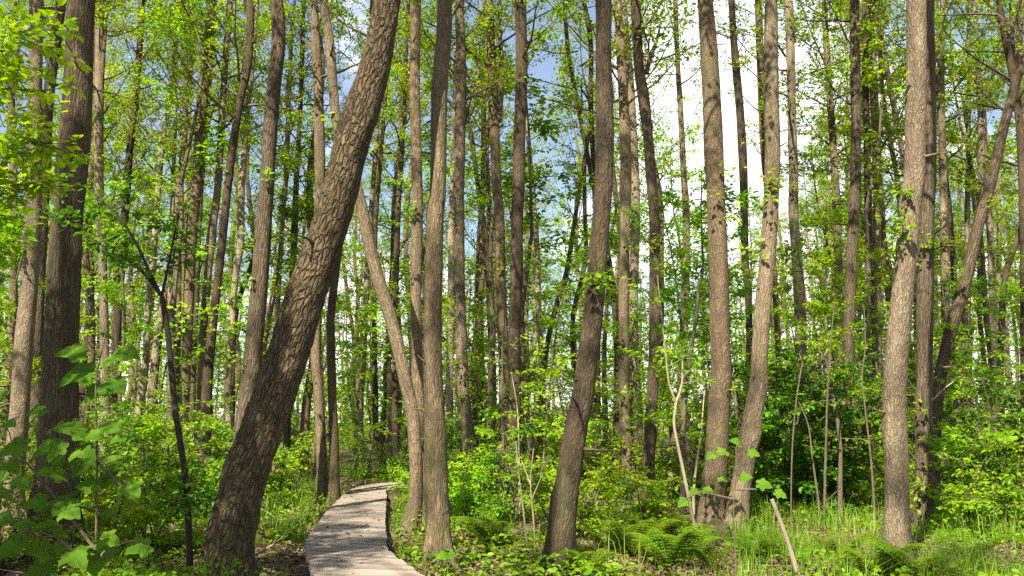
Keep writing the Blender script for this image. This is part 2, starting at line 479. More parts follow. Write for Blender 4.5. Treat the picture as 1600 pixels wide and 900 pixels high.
for w in (0.10, 0.90):
    g = Geo()
    P = EL * (1 - w) + ER * w
    T = unit(np.gradient(P, axis=0))
    N = np.stack([-T[:, 1], T[:, 0]], -1) * 0.05
    ring = np.stack([np.c_[P + N, np.full(len(P), DECK_Z - 0.043)], np.c_[P - N, np.full(len(P), DECK_Z - 0.043)],
                     np.c_[P - N, np.full(len(P), DECK_Z - 0.17)], np.c_[P + N, np.full(len(P), DECK_Z - 0.17)]], 1) - wl
    n = len(P)
    i = np.arange(n - 1)[:, None] * 4
    j = np.arange(4)[None]
    g.add(ring.reshape(-1, 3), np.stack([i + j, i + (j + 1) % 4, i + 4 + (j + 1) % 4, i + 4 + j], -1).reshape(-1, 4))
    link("side_beam", g.build("side_beam", [M_WOOD]), walk)
    for q in range(6, NP, 14):
        g = Geo()
        c = np.r_[P[q], 0] - wl
        tube(g, [c + [0, 0, -0.25], c + [0, 0, DECK_Z - 0.17]], [0.05, 0.05], 8)
        link("support_post", g.build("support_post", [M_WOOD]), walk)
def on_deck(x, y, pad=0.0):
    d = np.hypot(EC[None, :, 0] - np.asarray(x)[:, None], EC[None, :, 1] - np.asarray(y)[:, None])
    return d.min(1) < 0.58 + pad

# ------------------------------------------------------------------ crown templates
def limb(p0, d, length, bend, n=6, wob=0.08):
    pts = [np.array(p0, dtype=float)]
    d = np.array(d, dtype=float)
    for _ in range(n):
        d = unit(d + np.array([0, 0, bend]) + rng.normal(size=3) * wob)
        pts.append(pts[-1] + d * length / n)
    return np.array(pts)
def crown_mesh(k, L=10.0, R=2.6, nl=28, per=56, size=0.074, m_leaf=None):
    g = Geo()
    for i in range(nl):
        t = (i + rng.uniform(0, 1)) / nl
        z = L * t ** 1.1 * 0.97
        prof = (0.55 + 0.75 * math.sin(math.pi * min(1, t * 0.9 + 0.12))) * (1.0 if t < 0.8 else 0.65)
        ln = R * prof * rng.uniform(0.55, 1.15)
        az = i * 2.4 + rng.uniform(-0.5, 0.5)
        el = math.radians(rng.uniform(5, 40) + 25 * t)
        d = [math.cos(az) * math.cos(el), math.sin(az) * math.cos(el), math.sin(el)]
        P = limb((0, 0, z), d, ln, rng.uniform(-0.02, 0.14), 7)
        tube(g, P, np.linspace(0.030 * (1.15 - t), 0.006, len(P)), 4, 0)
        for s in range(int(rng.integers(4, 8))):
            u = rng.uniform(0.25, 1.0) * (len(P) - 1)
            a = int(min(u, len(P) - 2))
            q = P[a] + (P[a + 1] - P[a]) * (u - a)
            dd = unit(P[a + 1] - P[a]) + rdir(1)[0] * 0.9
            T = limb(q, dd, rng.uniform(0.4, 1.05), 0.02, 4, 0.14)
            tube(g, T, np.linspace(0.009, 0.003, len(T)), 4, 0, cap=False)
            spray(g, T, int(per * rng.uniform(0.3, 1.25)), size, 0.20, 1, 0.5)
    return g.build("crown_%d" % k, [M_TWIG, m_leaf or M_CROWN])
CROWNS = [crown_mesh(0), crown_mesh(1, R=2.3, nl=22), crown_mesh(2, R=3.0, nl=30, per=54), crown_mesh(3, R=2.4, nl=22, per=64), crown_mesh(4, R=2.0, nl=28, per=48)]
SPARSE = [crown_mesh(5, R=2.2, nl=17, per=40, size=0.074), crown_mesh(6, R=2.6, nl=15, per=42, size=0.074)]

# ------------------------------------------------------------------ traced trees
def bark_disp(strength, seed):
    ph = random.uniform(0, 6.28)
    def f(ang, ln, rad, bark):
        n, s = bark.shape[:2]
        out = np.ones((n, s))
        for i in range(n):
            for j in range(s):
                b = bark[i, j]
                v = Vector((b[0] * 3.0 + seed, b[1] * 3.0, b[2] * 0.9))
                o = 0.10 * mnoise.noise(v)
                if strength > 0:
                    w = Vector((b[0] * 21 + seed, b[1] * 21, b[2] * 6.5))
                    o += strength * (abs(mnoise.noise(w)) - 0.25) + strength * 0.5 * mnoise.noise(w * 2.3)
                out[i, j] += o
        return out
    return f
TREES = {}
def tree(key, label, d, pts, w, bark='n', top=None, crown=None, hc=None, rc=1.0, branches=(), group=None, name='alder_tree', flare=0.45, cat='tree'):
    """pts: (px, py) from the top of the picture down; w: widths in pixels at the first and last point (or one per point)"""
    n = len(pts)
    if len(w) == 2:
        ys = np.array([p[1] for p in pts], dtype=float)
        ww = w[0] + (w[1] - w[0]) * (ys - ys[0]) / (ys[-1] - ys[0] + 1e-6)
    else:
        ww = w
    rows = []
    for (px, py), wi in zip(pts, ww):
        p = at(px, py, d)
        rows.append([p.x, p.y, p.z, wi * d / F / 2 * {'lean': 0.87, 'right': 0.86}.get(key, 0.94 if max(w) > 24 else 1.0)])
    rows = rows[::-1]                                   # bottom first
    # down into the ground
    b0, b1 = np.array(rows[0]), np.array(rows[1])
    gz = float(gh(b0[0], b0[1]))
    if b0[2] > gz + 0.02:
        dx = (b0[0] - b1[0]) / max(0.2, b1[2] - b0[2])
        dx = max(-0.25, min(0.25, dx))
        h = b0[2] - gz
        x = b0[0] + dx * h * 0.7
        if h > 0.6:
            rows.insert(0, [b0[0] + dx * h * 0.45, b0[1], gz + h * 0.45, b0[3] * 1.02])
        rows.insert(0, [x, b0[1], gz, b0[3] * 1.06])
        rows.insert(0, [x, b0[1], gz - 0.12, b0[3] * 1.08])
    else:
        rows[0][2] = gz
        rows.insert(0, [rows[0][0], rows[0][1], gz - 0.12, rows[0][3] * 1.02])
    # on above the picture, straightening up
    top = top or rng.uniform(16.5, 20.0)
    t0, t1 = np.array(rows[-1]), np.array(rows[-2])
    dirv = unit((t0 - t1)[:3])
    z, p, r = t0[2], t0[:3].copy(), t0[3]
    span = max(0.5, top - z)
    while z < top:
        dirv = unit(dirv + np.array([0, 0, 0.10]) + rng.normal(size=3) * [0.03, 0.03, 0])
        p = p + dirv
        z = p[2]
        rows.append([p[0], p[1], z, max(0.015, r * (1 - 0.93 * min(1, (z - t0[2]) / span)))])
    near = max(ww) > 24
    vis = at(800, -40, d).z
    S = spline(rows, 0.07 if near else 0.22)
    if near:
        hi = S[:, 2] > vis
        S = np.concatenate([S[~hi], S[hi][::4], S[-1:]])
    base = np.array([S[0, 0], S[0, 1], gz])
    root = link(name, None, None, base)
    fl = 1 + flare * np.exp(-np.maximum(0, S[:, 2] - gz) / (0.16 + 0.5 * S[0, 3])) * (1 if S[0, 3] > 0.05 else 0.4)
    g = Geo()
    bd = bark_disp((0.13 if bark == 'r' else 0.07) if near else 0.0, len(TREES) * 3.7)
    nroot, rph = int(rng.integers(4, 7)), rng.uniform(0, 6.28)
    zz = S[:, 2] - gz
    def shape(ang, ln, rad, bk):
        o = bd(ang, ln, rad, bk)
        root_amp = 0.50 * np.exp(-np.maximum(zz, 0) / (0.10 + 0.55 * S[0, 3]))[:, None]
        o += root_amp * (np.abs(np.cos((ang[None] - rph) * nroot / 2)) ** 2 - 0.35)
        for q in range(5):
            zc, ac = burl[q]
            da = np.angle(np.exp(1j * (ang - ac)))[None]
            o += burl_h[q] * np.exp(-((zz - zc)[:, None] / 0.13) ** 2 - (da / 0.55) ** 2)
        return o
    burl = [(rng.uniform(0.4, 6.5), rng.uniform(0, 6.28)) for _ in range(5)]
    burl_h = rng.uniform(0.05, 0.22, 5)
    segs = 40 if near else (16 if max(ww) > 14 else 10)
    seed = len(TREES) * 3.7
    tube(g, S[:, :3] - base, S[:, 3] * fl, segs, 0, shape)
    for q in range(int(rng.integers(1, 5)) if max(ww) > 12 else 0):
        zc = rng.uniform(1.2, 7.5)
        kq = int(np.argmin(np.abs(S[:, 2] - zc)))
        a = rng.uniform(0, 6.28)
        o = np.array([math.cos(a), math.sin(a), rng.uniform(0.0, 0.5)])
        r0 = S[kq, 3]
        B = limb(S[kq, :3] - base + o * r0 * 0.6, o, r0 * 0.5 + rng.uniform(0.06, 0.45), 0.0, 5, 0.12)
        tube(g, B, np.linspace(rng.uniform(0.010, 0.026), 0.006, len(B)), 6)
    link("trunk", g.build("trunk", [BARK[bark]], True), root)
    if max(ww) > 15 and key not in ('lean', 'mid', 'left'):   # little leafy shoots straight from the bark
        for q in range(int(rng.integers(3, 6)) if near else int(rng.integers(1, 4))):
            zc = rng.uniform(1.0, 6.2 if near else 9.0)
            kq = int(np.argmin(np.abs(S[:, 2] - zc)))
            a = math.atan2(SUN_DIR.y, SUN_DIR.x) + rng.normal() * 0.7
            o = np.array([math.cos(a), math.sin(a), rng.uniform(0.1, 0.7)])
            h = Geo()
            for w in range(int(rng.integers(1, 4))):
                T = limb(S[kq, :3] - base + o * S[kq, 3] * 0.7, unit(o + rdir(1)[0] * 0.5), rng.uniform(0.25, 0.6), 0.03, 5, 0.13)
                tube(h, T, np.linspace(0.004, 0.0015, len(T)), 4, 0, cap=False)
                spray(h, T, int(rng.integers(6, 15)), 0.075, 0.10, 1, 0.6, 0.8)
            link("leafy_shoot", h.build("leafy_shoot", [M_TWIG, M_BRIGHT]), root)
    for br in branches:
        bw = br[-1]
        rows2 = [[*at(px, py, d), 0] for px, py in br[:-1]]
        B = spline(rows2, 0.2)
        B[:, 1] += np.linspace(0, 1, len(B)) ** 1.5 * rng.uniform(-0.6, 0.6)
        g = Geo()
        tube(g, B[:, :3] - base, np.linspace(bw, bw * 0.35, len(B)) * d / F / 2, 8)
        e = B[-1, :3]
        for q in range(5):
            T = limb(B[int(len(B) * (0.55 + 0.1 * q)) - 1 if q < 4 else -1, :3] - base, unit(np.array([rng.normal(), rng.normal(), 0.8])), rng.uniform(0.7, 1.5), 0.05, 5, 0.15)
            tube(g, T, np.linspace(0.012, 0.003, len(T)), 4, 0, cap=False)
            spray(g, T, 40, 0.10, 0.25, 1)
        link("branch", g.build("branch", [BARK[bark], M_CROWN], False), root)
    if crown is not None:
        hc = hc if hc is not None else rng.uniform(7.5, 9.5)
        k = int(np.argmin(np.abs(S[:, 2] - hc)))
        c0, c1 = S[k, :3], S[-1, :3]
        dv = Vector(c1 - c0)
        me = (CROWNS + SPARSE)[crown]
        co = link("crown", me, root, c0 - base)
        q = dv.to_track_quat('Z', 'Y')
        co.rotation_mode = 'QUATERNION'
        from mathutils import Quaternion
        co.rotation_quaternion = q @ Quaternion((0, 0, 1), rng.uniform(0, 6.28))
        s = (dv.length + 0.6) / 10.0
        co.scale = (rc, rc, s)
    tag(root, label, cat, group)
    TREES[key] = (root, pts, d, ww)
    return root

T_ = "trees"
tree('lean', "massive plated trunk leaning steeply right across the left half", 9.4,
     [(605, 0), (587, 100), (567, 167), (548, 233), (531, 300), (511, 367), (488, 433), (465, 500), (440, 583), (420, 640), (398, 700), (381, 745), (361, 833), (352, 905)],
     [50, 56, 61, 64, 66, 67, 69, 70, 72, 73, 75, 77, 80, 88], 'r', crown=0, hc=9.5, rc=1.1, flare=0.25)
tree('left', "thick leaf-shadowed trunk at far left with spreading dark foot", 10.7,
     [(128, 0), (124, 100), (118, 200), (110, 293), (106, 333), (100, 433), (95, 517), (93, 633), (90, 733), (86, 800), (80, 872)],
     [46, 46, 50, 52, 52, 52, 54, 58, 64, 70, 86], 'f', crown=1, hc=9, flare=0.5)
tree('mid', "straight trunk with mossy foot right beside the boardwalk", 10.3,
     [(695, 0), (693, 67), (687, 133), (684, 293), (680, 333), (677, 467), (677, 583), (679, 650), (682, 733), (684, 817), (685, 886)],
     [27, 27, 28, 28, 29, 30, 31, 33, 36, 40, 46], 'm', crown=2, hc=9, flare=0.45)
tree('dark', "dark trunk curving gently right at centre, foot among shrubs", 10.2,
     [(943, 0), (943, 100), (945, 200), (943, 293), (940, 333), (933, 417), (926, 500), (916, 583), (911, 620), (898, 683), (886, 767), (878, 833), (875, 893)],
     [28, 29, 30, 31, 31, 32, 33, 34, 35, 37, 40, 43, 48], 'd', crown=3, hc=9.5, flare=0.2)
tree('right', "pale sunlit trunk with S-bend, thickest of the right side", 10.3,
     [(1432, 0), (1432, 100), (1430, 167), (1429, 267), (1422, 317), (1416, 400), (1409, 467), (1403, 533), (1398, 593), (1398, 633), (1401, 733), (1402, 833), (1405, 886)],
     [36, 36, 36, 37, 37, 38, 38, 40, 41, 41, 41, 44, 50], 'l', crown=4, hc=9, flare=0.4)
tree('twin_l', "mottled left trunk of the pair sharing one foot", 13.7,
     [(1102, 0), (1107, 67), (1112, 150), (1115, 233), (1118, 293), (1120, 333), (1123, 433), (1125, 533), (1127, 593), (1124, 633), (1118, 733), (1112, 800), (1110, 828)],
     [27, 29, 31, 32, 31, 32, 32, 33, 34, 35, 39, 45, 50], 'l', crown=0, hc=9.5, flare=0.3)
tree('twin_r', "slanting right trunk of the pair sharing one foot", 13.5,
     [(1205, 0), (1205, 133), (1207, 233), (1205, 317), (1198, 417), (1189, 517), (1185, 593), (1180, 630), (1168, 700), (1157, 767), (1149, 830)],
     [23, 25, 26, 26, 26, 28, 28, 30, 32, 33, 38], 'n', crown=2, hc=10, flare=0.25)
tree('bent', "brown trunk with bulge near top, vanishing behind the massive leaning trunk", 16.3,
     [(432, 0), (435, 67), (425, 167), (417, 293), (413, 333), (405, 450), (396, 550), (390, 610), (380, 690), (376, 800)],
     [22, 24, 24, 25, 26, 28, 30, 31, 32, 36], 'f', crown=1, hc=9)
tree('swoop', "curved pale trunk sweeping down-right from behind the massive leaning trunk", 13.4,
     [(505, 0), (515, 67), (523, 167), (533, 220), (549, 270), (565, 320), (574, 367), (590, 433), (606, 483), (620, 533), (633, 593), (645, 650), (650, 733), (648, 790), (640, 833)],
     [14, 15, 16, 17, 18, 19, 20, 20, 20, 20, 20, 20, 20, 21, 24], 'n', crown=5, hc=9, flare=0.3)
tree('cluster', "slim straight trunk rising directly behind the boardwalk-side trunk", 15.0,
     [(650, 0), (648, 133), (650, 217), (652, 293), (652, 333), (650, 467), (652, 583), (655, 650), (658, 790), (658, 813)],
     [17, 17, 17, 17, 18, 18, 18, 20, 22, 24], 'n', crown=6, hc=9)
tree('right_back', "shaded dark-footed trunk immediately right behind the pale S-bend trunk", 14.0,
     [(1451, 0), (1451, 67), (1452, 250), (1449, 317), (1447, 400), (1445, 500), (1445, 593), (1443, 633), (1445, 733), (1443, 793), (1442, 826)],
     [19, 20, 23, 24, 25, 26, 26, 27, 28, 31, 36], 'f', crown=3, hc=9)
tree('band', "medium trunk with bright sunlit band just right of boardwalk-side trunk", 20.0,
     [(718, 0), (720, 83), (720, 167), (717, 293), (718, 333), (718, 450), (723, 593), (726, 630), (731, 680), (735, 733), (735, 775)],
     [14, 16, 18, 17, 17, 17, 18, 18, 19, 20, 22], 'l', crown=4, hc=8, branches=[((727, 103), (735, 128), (748, 148), (758, 150), (752, 118), (744, 98), 5)])
tree('stub', "trunk forking into twin stems near the top, beside the tall dark straight one", 20.5,
     [(765, 0), (767, 67), (770, 133), (773, 217), (776, 293), (780, 333), (783, 450), (787, 567), (789, 660), (788, 770)],
     [13, 14, 15, 16, 15, 16, 16, 16, 20, 24], 'n', crown=5, hc=9, branches=[((779, 190), (784, 130), (782, 60), (778, 0), 10)])
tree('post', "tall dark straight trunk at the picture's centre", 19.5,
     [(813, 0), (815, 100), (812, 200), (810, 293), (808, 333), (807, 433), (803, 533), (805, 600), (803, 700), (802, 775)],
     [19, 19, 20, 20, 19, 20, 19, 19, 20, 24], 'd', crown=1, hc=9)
tree('grey', "grey-brown trunk close behind the right of the dark centre-right trunk", 21.0,
     [(965, 0), (970, 83), (975, 167), (978, 267), (977, 333), (975, 433), (975, 567), (975, 633), (982, 733), (984, 768)],
     [12, 15, 17, 18, 17, 17, 17, 17, 20, 24], 'n', crown=2, hc=8.5)
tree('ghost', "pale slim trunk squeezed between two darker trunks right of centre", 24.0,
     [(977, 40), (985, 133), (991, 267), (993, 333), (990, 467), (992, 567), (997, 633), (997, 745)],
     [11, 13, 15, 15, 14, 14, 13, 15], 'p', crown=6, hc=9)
tree('knob', "trunk with forked upper branch and knobbly bend against the white cloud", 18.4,
     [(993, 0), (998, 100), (1005, 150), (1013, 217), (1018, 283), (1022, 333), (1023, 433), (1022, 567), (1017, 650), (1013, 733), (1012, 786)],
     [17, 17, 19, 17, 17, 16, 17, 17, 18, 19, 22], 'f', crown=5, hc=9.5, branches=[((1010, 115), (1018, 85), (1030, 55), (1038, 15), 8), ((1011, 110), (1014, 70), (1006, 45), 5)])
tree('needle', "slender dark trunk standing alone in front of the bright cloud", 24.0,
     [(1055, 0), (1058, 83), (1063, 167), (1068, 267), (1072, 333), (1072, 433), (1068, 533), (1063, 633), (1048, 747)],
     [8, 8, 9, 10, 12, 12, 14, 14, 18], 'n', crown=6, hc=10.5, rc=0.7)
tree('slat', "straight dark pole-like trunk between the pair and the bright cloud", 22.0,
     [(1143, 0), (1148, 83), (1157, 183), (1162, 283), (1164, 400), (1170, 483), (1172, 760)], [11, 12, 14, 14, 12, 11, 12], 'd', crown=6, hc=10.5, rc=0.7)
tree('shadow', "thin trunk peeking out left of the pair's slanting right trunk at the top", 26.0,
     [(1185, 0), (1188, 100), (1192, 220), (1203, 340), (1213, 483), (1218, 600), (1218, 742)], [12, 12, 11, 10, 10, 10, 12], 'n', crown=5, hc=9)
tree('cream', "light trunk right of the pair, fading into green leaves halfway down", 22.0,
     [(1232, 0), (1235, 83), (1237, 167), (1240, 283), (1240, 333), (1247, 433), (1251, 520), (1254, 640), (1254, 762)], [13, 14, 14, 15, 16, 17, 18, 17, 19], 'l', crown=3, hc=8.5)
tree('olive', "green-tinged slim trunk midway between the pair and the pale S-bend trunk", 23.5,
     [(1288, 0), (1292, 83), (1298, 167), (1303, 250), (1307, 317), (1310, 433), (1312, 757)], [8, 10, 11, 12, 13, 13, 15], 'm', crown=0, hc=8.5)
tree('plumb', "upright trunk sunlit below and shaded above, left of the pale S-bend trunk", 17.8,
     [(1335, 0), (1337, 167), (1337, 293), (1335, 317), (1330, 417), (1327, 483), (1325, 583), (1320, 650), (1317, 733), (1315, 792)], [15, 16, 17, 17, 17, 17, 18, 19, 20, 23], 'f', crown=4, hc=9)
tree('duo_l', "left dark trunk of a close slim duo beside the S-bend trunk", 23.0,
     [(1352, 0), (1352, 100), (1355, 233), (1358, 400), (1360, 500), (1358, 567), (1353, 640), (1355, 757)], [9, 10, 11, 12, 12, 13, 13, 15], 'd', crown=1, hc=8.5)
tree('duo_r', "right lighter trunk of a close slim duo beside the S-bend trunk", 24.0,
     [(1357, 0), (1363, 100), (1368, 200), (1372, 283), (1370, 367), (1370, 500), (1374, 640), (1373, 755)], [13, 13, 13, 14, 13, 13, 14, 16], 'n', crown=5, hc=8)
tree('tilt', "thin trunk tilting down-right behind the S-bend trunk's upper half", 28.0,
     [(1366, 0), (1373, 43), (1387, 117), (1397, 167), (1410, 240), (1424, 340), (1432, 480), (1434, 740)], [8, 8, 9, 9, 9, 9, 9, 11], 'n', crown=0, hc=9)
tree('wisp', "wispy thin trunk left of the S-bend trunk's upper bend", 30.0,
     [(1373, 60), (1380, 150), (1392, 225), (1403, 293), (1410, 420), (1412, 735)], [7, 7, 8, 8, 8, 9], 'n', crown=5, hc=9)
tree('arc', "thin dark trunk right of the S-bend trunk, bowed to the left", 28.0,
     [(1450, 20), (1457, 83), (1467, 167), (1473, 217), (1479, 293), (1482, 317), (1488, 383), (1491, 460), (1493, 740)], [7, 7, 8, 8, 8, 9, 9, 9, 11], 'd', crown=1, hc=9)
tree('wye', "Y-forked trunk near the right edge, its lower stem pale", 25.5,
     [(1523, 0), (1528, 100), (1533, 160), (1535, 200), (1535, 293), (1546, 350), (1549, 420), (1553, 520), (1558, 620), (1555, 700), (1552, 750)],
     [7, 9, 13, 14, 13, 11, 11, 11, 12, 13, 15], 'n', crown=5, hc=10, branches=[((1536, 175), (1545, 145), (1555, 110), (1562, 80), (1566, 20), 8)])
tree('slant', "long trunk slanting from right edge down-left toward the S-bend trunk", 16.2,
     [(1610, 70), (1597, 102), (1583, 143), (1564, 217), (1548, 287), (1534, 330), (1521, 383), (1507, 443), (1490, 500), (1477, 550), (1466, 610), (1459, 700), (1457, 800)],
     [14, 14, 15, 16, 17, 18, 19, 20, 20, 20, 20, 21, 25], 'f', crown=6, hc=8.5)
tree('edge', "dark trunk at the upper right edge crossing the slanting trunk", 20.0,
     [(1560, 0), (1570, 55), (1582, 113), (1592, 180), (1597, 270), (1600, 400), (1603, 780)], [9, 11, 13, 12, 12, 12, 14], 'd', crown=0, hc=8.5, branches=[((1587, 150), (1586, 90), (1584, 0), 9)])
tree('orange', "warm-lit trunk top in the extreme upper right corner", 23.0,
     [(1596, 0), (1593, 60), (1597, 150), (1606, 300), (1612, 500), (1615, 760)], [11, 11, 11, 11, 12, 14], 'n', crown=2, hc=8)
tree('hook', "short dark slanted trunk at right edge, halfway up", 21.0,
     [(1612, 310), (1597, 352), (1583, 393), (1573, 420), (1566, 480), (1563, 600), (1562, 768)], [8, 9, 10, 10, 10, 10, 12], 'd', top=7.5, crown=5, hc=5.2, rc=0.7)
tree('block', "broad half-shaded trunk low at right behind the slanting trunk", 23.0,
     [(1470, 120), (1474, 300), (1478, 500), (1478, 633), (1475, 700), (1474, 760)], [11, 12, 14, 15, 15, 17], 'n', crown=3, hc=9)
tree('slip', "slim trunk low at right, between the Y-forked and half-shaded trunks", 28.0,
     [(1514, 60), (1512, 300), (1508, 500), (1505, 633), (1500, 742)], [6, 8, 9, 9, 11], 'n', crown=1, hc=9)
tree('cross_a', "thin dark stem left of the dark centre-right trunk, bending behind it", 24.0,
     [(882, 0), (888, 83), (900, 150), (913, 217), (925, 277), (938, 340), (955, 430), (963, 533), (966, 640), (966, 755)], [7, 7, 7, 7, 8, 8, 9, 9, 10, 12], 'd', crown=5, hc=9.5)
tree('cross_b', "second thin stem tight against the dark centre-right trunk's left edge", 25.0,
     [(912, 0), (923, 67), (923, 167), (926, 230), (932, 400), (934, 750)], [8, 8, 8, 8, 9, 11], 'd', crown=6, hc=10)
tree('pencil', "pencil-thin pale trunk just right of the tall dark straight one", 30.0,
     [(816, 100), (823, 183), (831, 283), (834, 320), (840, 400), (842, 500), (848, 600), (848, 735)], [7, 7, 8, 8, 9, 9, 9, 10], 'p', crown=5, hc=11)
tree('diag', "dark crooked stem slanting up-right in the gap at centre", 28.0,
     [(905, 300), (897, 350), (887, 417), (873, 467), (857, 527), (846, 620), (842, 740)], [6, 7, 8, 8, 8, 9, 11], 'd', top=10.5, crown=6, hc=6.3, rc=0.75)
tree('lance', "narrow dark leaning stem left of the twin-stemmed forking trunk", 27.0,
     [(718, 100), (728, 165), (737, 217), (747, 293), (755, 350), (762, 400), (765, 467), (770, 600), (770, 745)], [7, 7, 8, 8, 10, 11, 11, 11, 13], 'd', crown=1, hc=10)
tree('twiglet', "faint thin trunk between leaning stem and the forking trunk", 30.0,
     [(756, 60), (755, 160), (754, 293), (752, 450), (750, 735)], [6, 7, 7, 8, 9], 'n', crown=5, hc=10)
tree('birch', "whitish birch trunk half hidden right behind boardwalk-side trunk", 24.0,
     [(713, 100), (707, 300), (705, 370), (705, 450), (703, 567), (702, 667), (703, 752)], [9, 10, 11, 11, 12, 13, 14], 'p', crown=6, hc=9, name='birch_tree')
tree('door_l', "left slim trunk of the pair on the boardwalk's left bank", 18.5,
     [(490, 0), (497, 133), (500, 283), (497, 420), (493, 560), (497, 600), (502, 700), (505, 782)], [13, 16, 17, 16, 15, 15, 16, 19], 'n', crown=3, hc=8.5)
tree('door_r', "right slim trunk of the pair touching the boardwalk's left edge", 18.3,
     [(588, 0), (575, 100), (558, 220), (535, 350), (518, 480), (517, 520), (519, 620), (522, 700), (521, 787)], [12, 12, 12, 12, 13, 13, 14, 15, 19], 'd', crown=5, hc=9)
tree('far_a', "thin trunk standing beyond the boardwalk's far bend", 27.0,
     [(638, 0), (633, 110), (628, 233), (622, 330), (618, 483), (617, 633), (618, 700), (620, 748)], [7, 7, 8, 9, 9, 10, 11, 13], 'd', crown=0, hc=9.5)
tree('far_b', "faint light trunk left of the boardwalk's far bend", 29.0,
     [(590, 200), (580, 330), (573, 433), (567, 583), (562, 633), (567, 737)], [7, 8, 9, 9, 9, 11], 'p', crown=5, hc=9.5)
tree('far_c', "thin dark stem along the massive leaning trunk's right edge", 28.0,
     [(604, 130), (597, 217), (591, 293), (586, 360), (585, 500), (588, 740)], [6, 7, 7, 8, 8, 10], 'd', crown=1, hc=9.5)
tree('e1', "thin trunk at upper left edge corner", 27.0, [(22, 0), (17, 80), (22, 380), (15, 560), (8, 640), (6, 745)], [10, 10, 12, 12, 13, 15], 'n', crown=0, hc=8)
tree('e2', "grey trunk left of the thick leaf-shadowed trunk, widest at its base", 14.4, [(57, 0), (55, 150), (50, 380), (37, 540), (31, 640), (23, 740), (20, 822)], [22, 23, 27, 29, 30, 31, 36], 'l', crown=1, hc=8)
tree('e3', "dark trunk overlapping the thick leaf-shadowed trunk's left edge", 19.0, [(96, 0), (88, 60), (76, 150), (70, 270), (65, 380), (58, 520), (55, 640), (54, 780)], [17, 17, 17, 17, 17, 17, 18, 20], 'd', crown=2, hc=8)
tree('e4', "straight even trunk just right of the thick leaf-shadowed trunk", 22.0, [(156, 0), (155, 133), (155, 283), (159, 360), (161, 433), (164, 560), (165, 760)], [12, 14, 14, 13, 13, 14, 16], 'n', crown=3, hc=8.5, branches=[((157, 150), (163, 95), (170, 40), (178, -10), 8)])
tree('e5', "slim darkish trunk second to the right of the thick leaf-shadowed trunk", 26.0, [(223, 0), (215, 117), (203, 233), (198, 300), (190, 400), (182, 520), (178, 620), (177, 742)], [10, 10, 11, 12, 13, 14, 14, 15], 'd', crown=4, hc=8.5)
tree('e6', "slim bending trunk, pale at its lower half, behind the forked sapling", 28.0, [(277, 0), (267, 133), (255, 217), (247, 300), (240, 400), (232, 470), (226, 590), (217, 640), (210, 738)], [8, 8, 9, 9, 10, 10, 11, 11, 13], 'p', crown=0, hc=9)
tree('e7', "very thin trunk between two slim ones in the upper left", 31.0, [(298, 0), (300, 83), (287, 200), (282, 300), (279, 450), (276, 734)], [8, 8, 8, 8, 9, 10], 'n', crown=5, hc=9)
tree('e8', "light upright trunk right of the forked sapling", 24.0, [(330, 0), (323, 100), (313, 200), (307, 293), (300, 350), (297, 417), (293, 533), (289, 633), (290, 754)], [15, 15, 16, 17, 18, 17, 15, 14, 16], 'n', crown=3, hc=8.5)
tree('e9', "narrow shadowed trunk hugging the light upright trunk's right side", 27.0, [(322, 200), (312, 333), (308, 433), (302, 567), (300, 667), (300, 745)], [7, 8, 9, 10, 10, 12], 'd', crown=1, hc=9.5)
tree('e10', "brown slim trunk whose lower half slopes left, third from the bulged trunk", 24.5, [(360, 0), (352, 100), (348, 167), (340, 293), (333, 350), (323, 450), (317, 533), (313, 633), (313, 752)], [10, 11, 11, 12, 13, 13, 12, 12, 14], 'n', crown=4, hc=9)
tree('e11', "dark sinuous trunk left of the bulged brown trunk", 22.0, [(393, 0), (388, 100), (377, 150), (363, 233), (354, 310), (343, 417), (333, 500), (325, 583), (322, 650), (318, 763)], [12, 12, 12, 13, 13, 13, 14, 15, 17, 19], 'd', crown=2, hc=8.5)
tree('e12', "wavy thin trunk with pale crooked foot left of the leaning trunk's base", 25.0, [(396, 80), (385, 200), (377, 300), (376, 380), (367, 440), (361, 540), (356, 630), (360, 700), (355, 750)], [8, 9, 11, 11, 10, 10, 9, 9, 11], 'p', crown=5, hc=9)
tree('e13', "thin dark trunk right of the bulged brown trunk", 28.0, [(474, 0), (471, 130), (463, 283), (461, 340), (457, 433), (450, 560), (448, 740)], [7, 8, 9, 11, 11, 11, 12], 'd', crown=0, hc=9)
tree('e14', "light thin trunk directly beside the bulged brown trunk", 28.0, [(455, 60), (448, 250), (443, 317), (437, 417), (432, 533), (428, 640), (428, 740)], [7, 8, 8, 8, 8, 9, 10], 'p', crown=1, hc=9)
tree('e15', "faint upright stem under the forked sapling's crown", 28.5, [(274, 180), (270, 300), (266, 450), (264, 600), (264, 738)], [6, 7, 8, 8, 10], 'p', crown=5, hc=9)

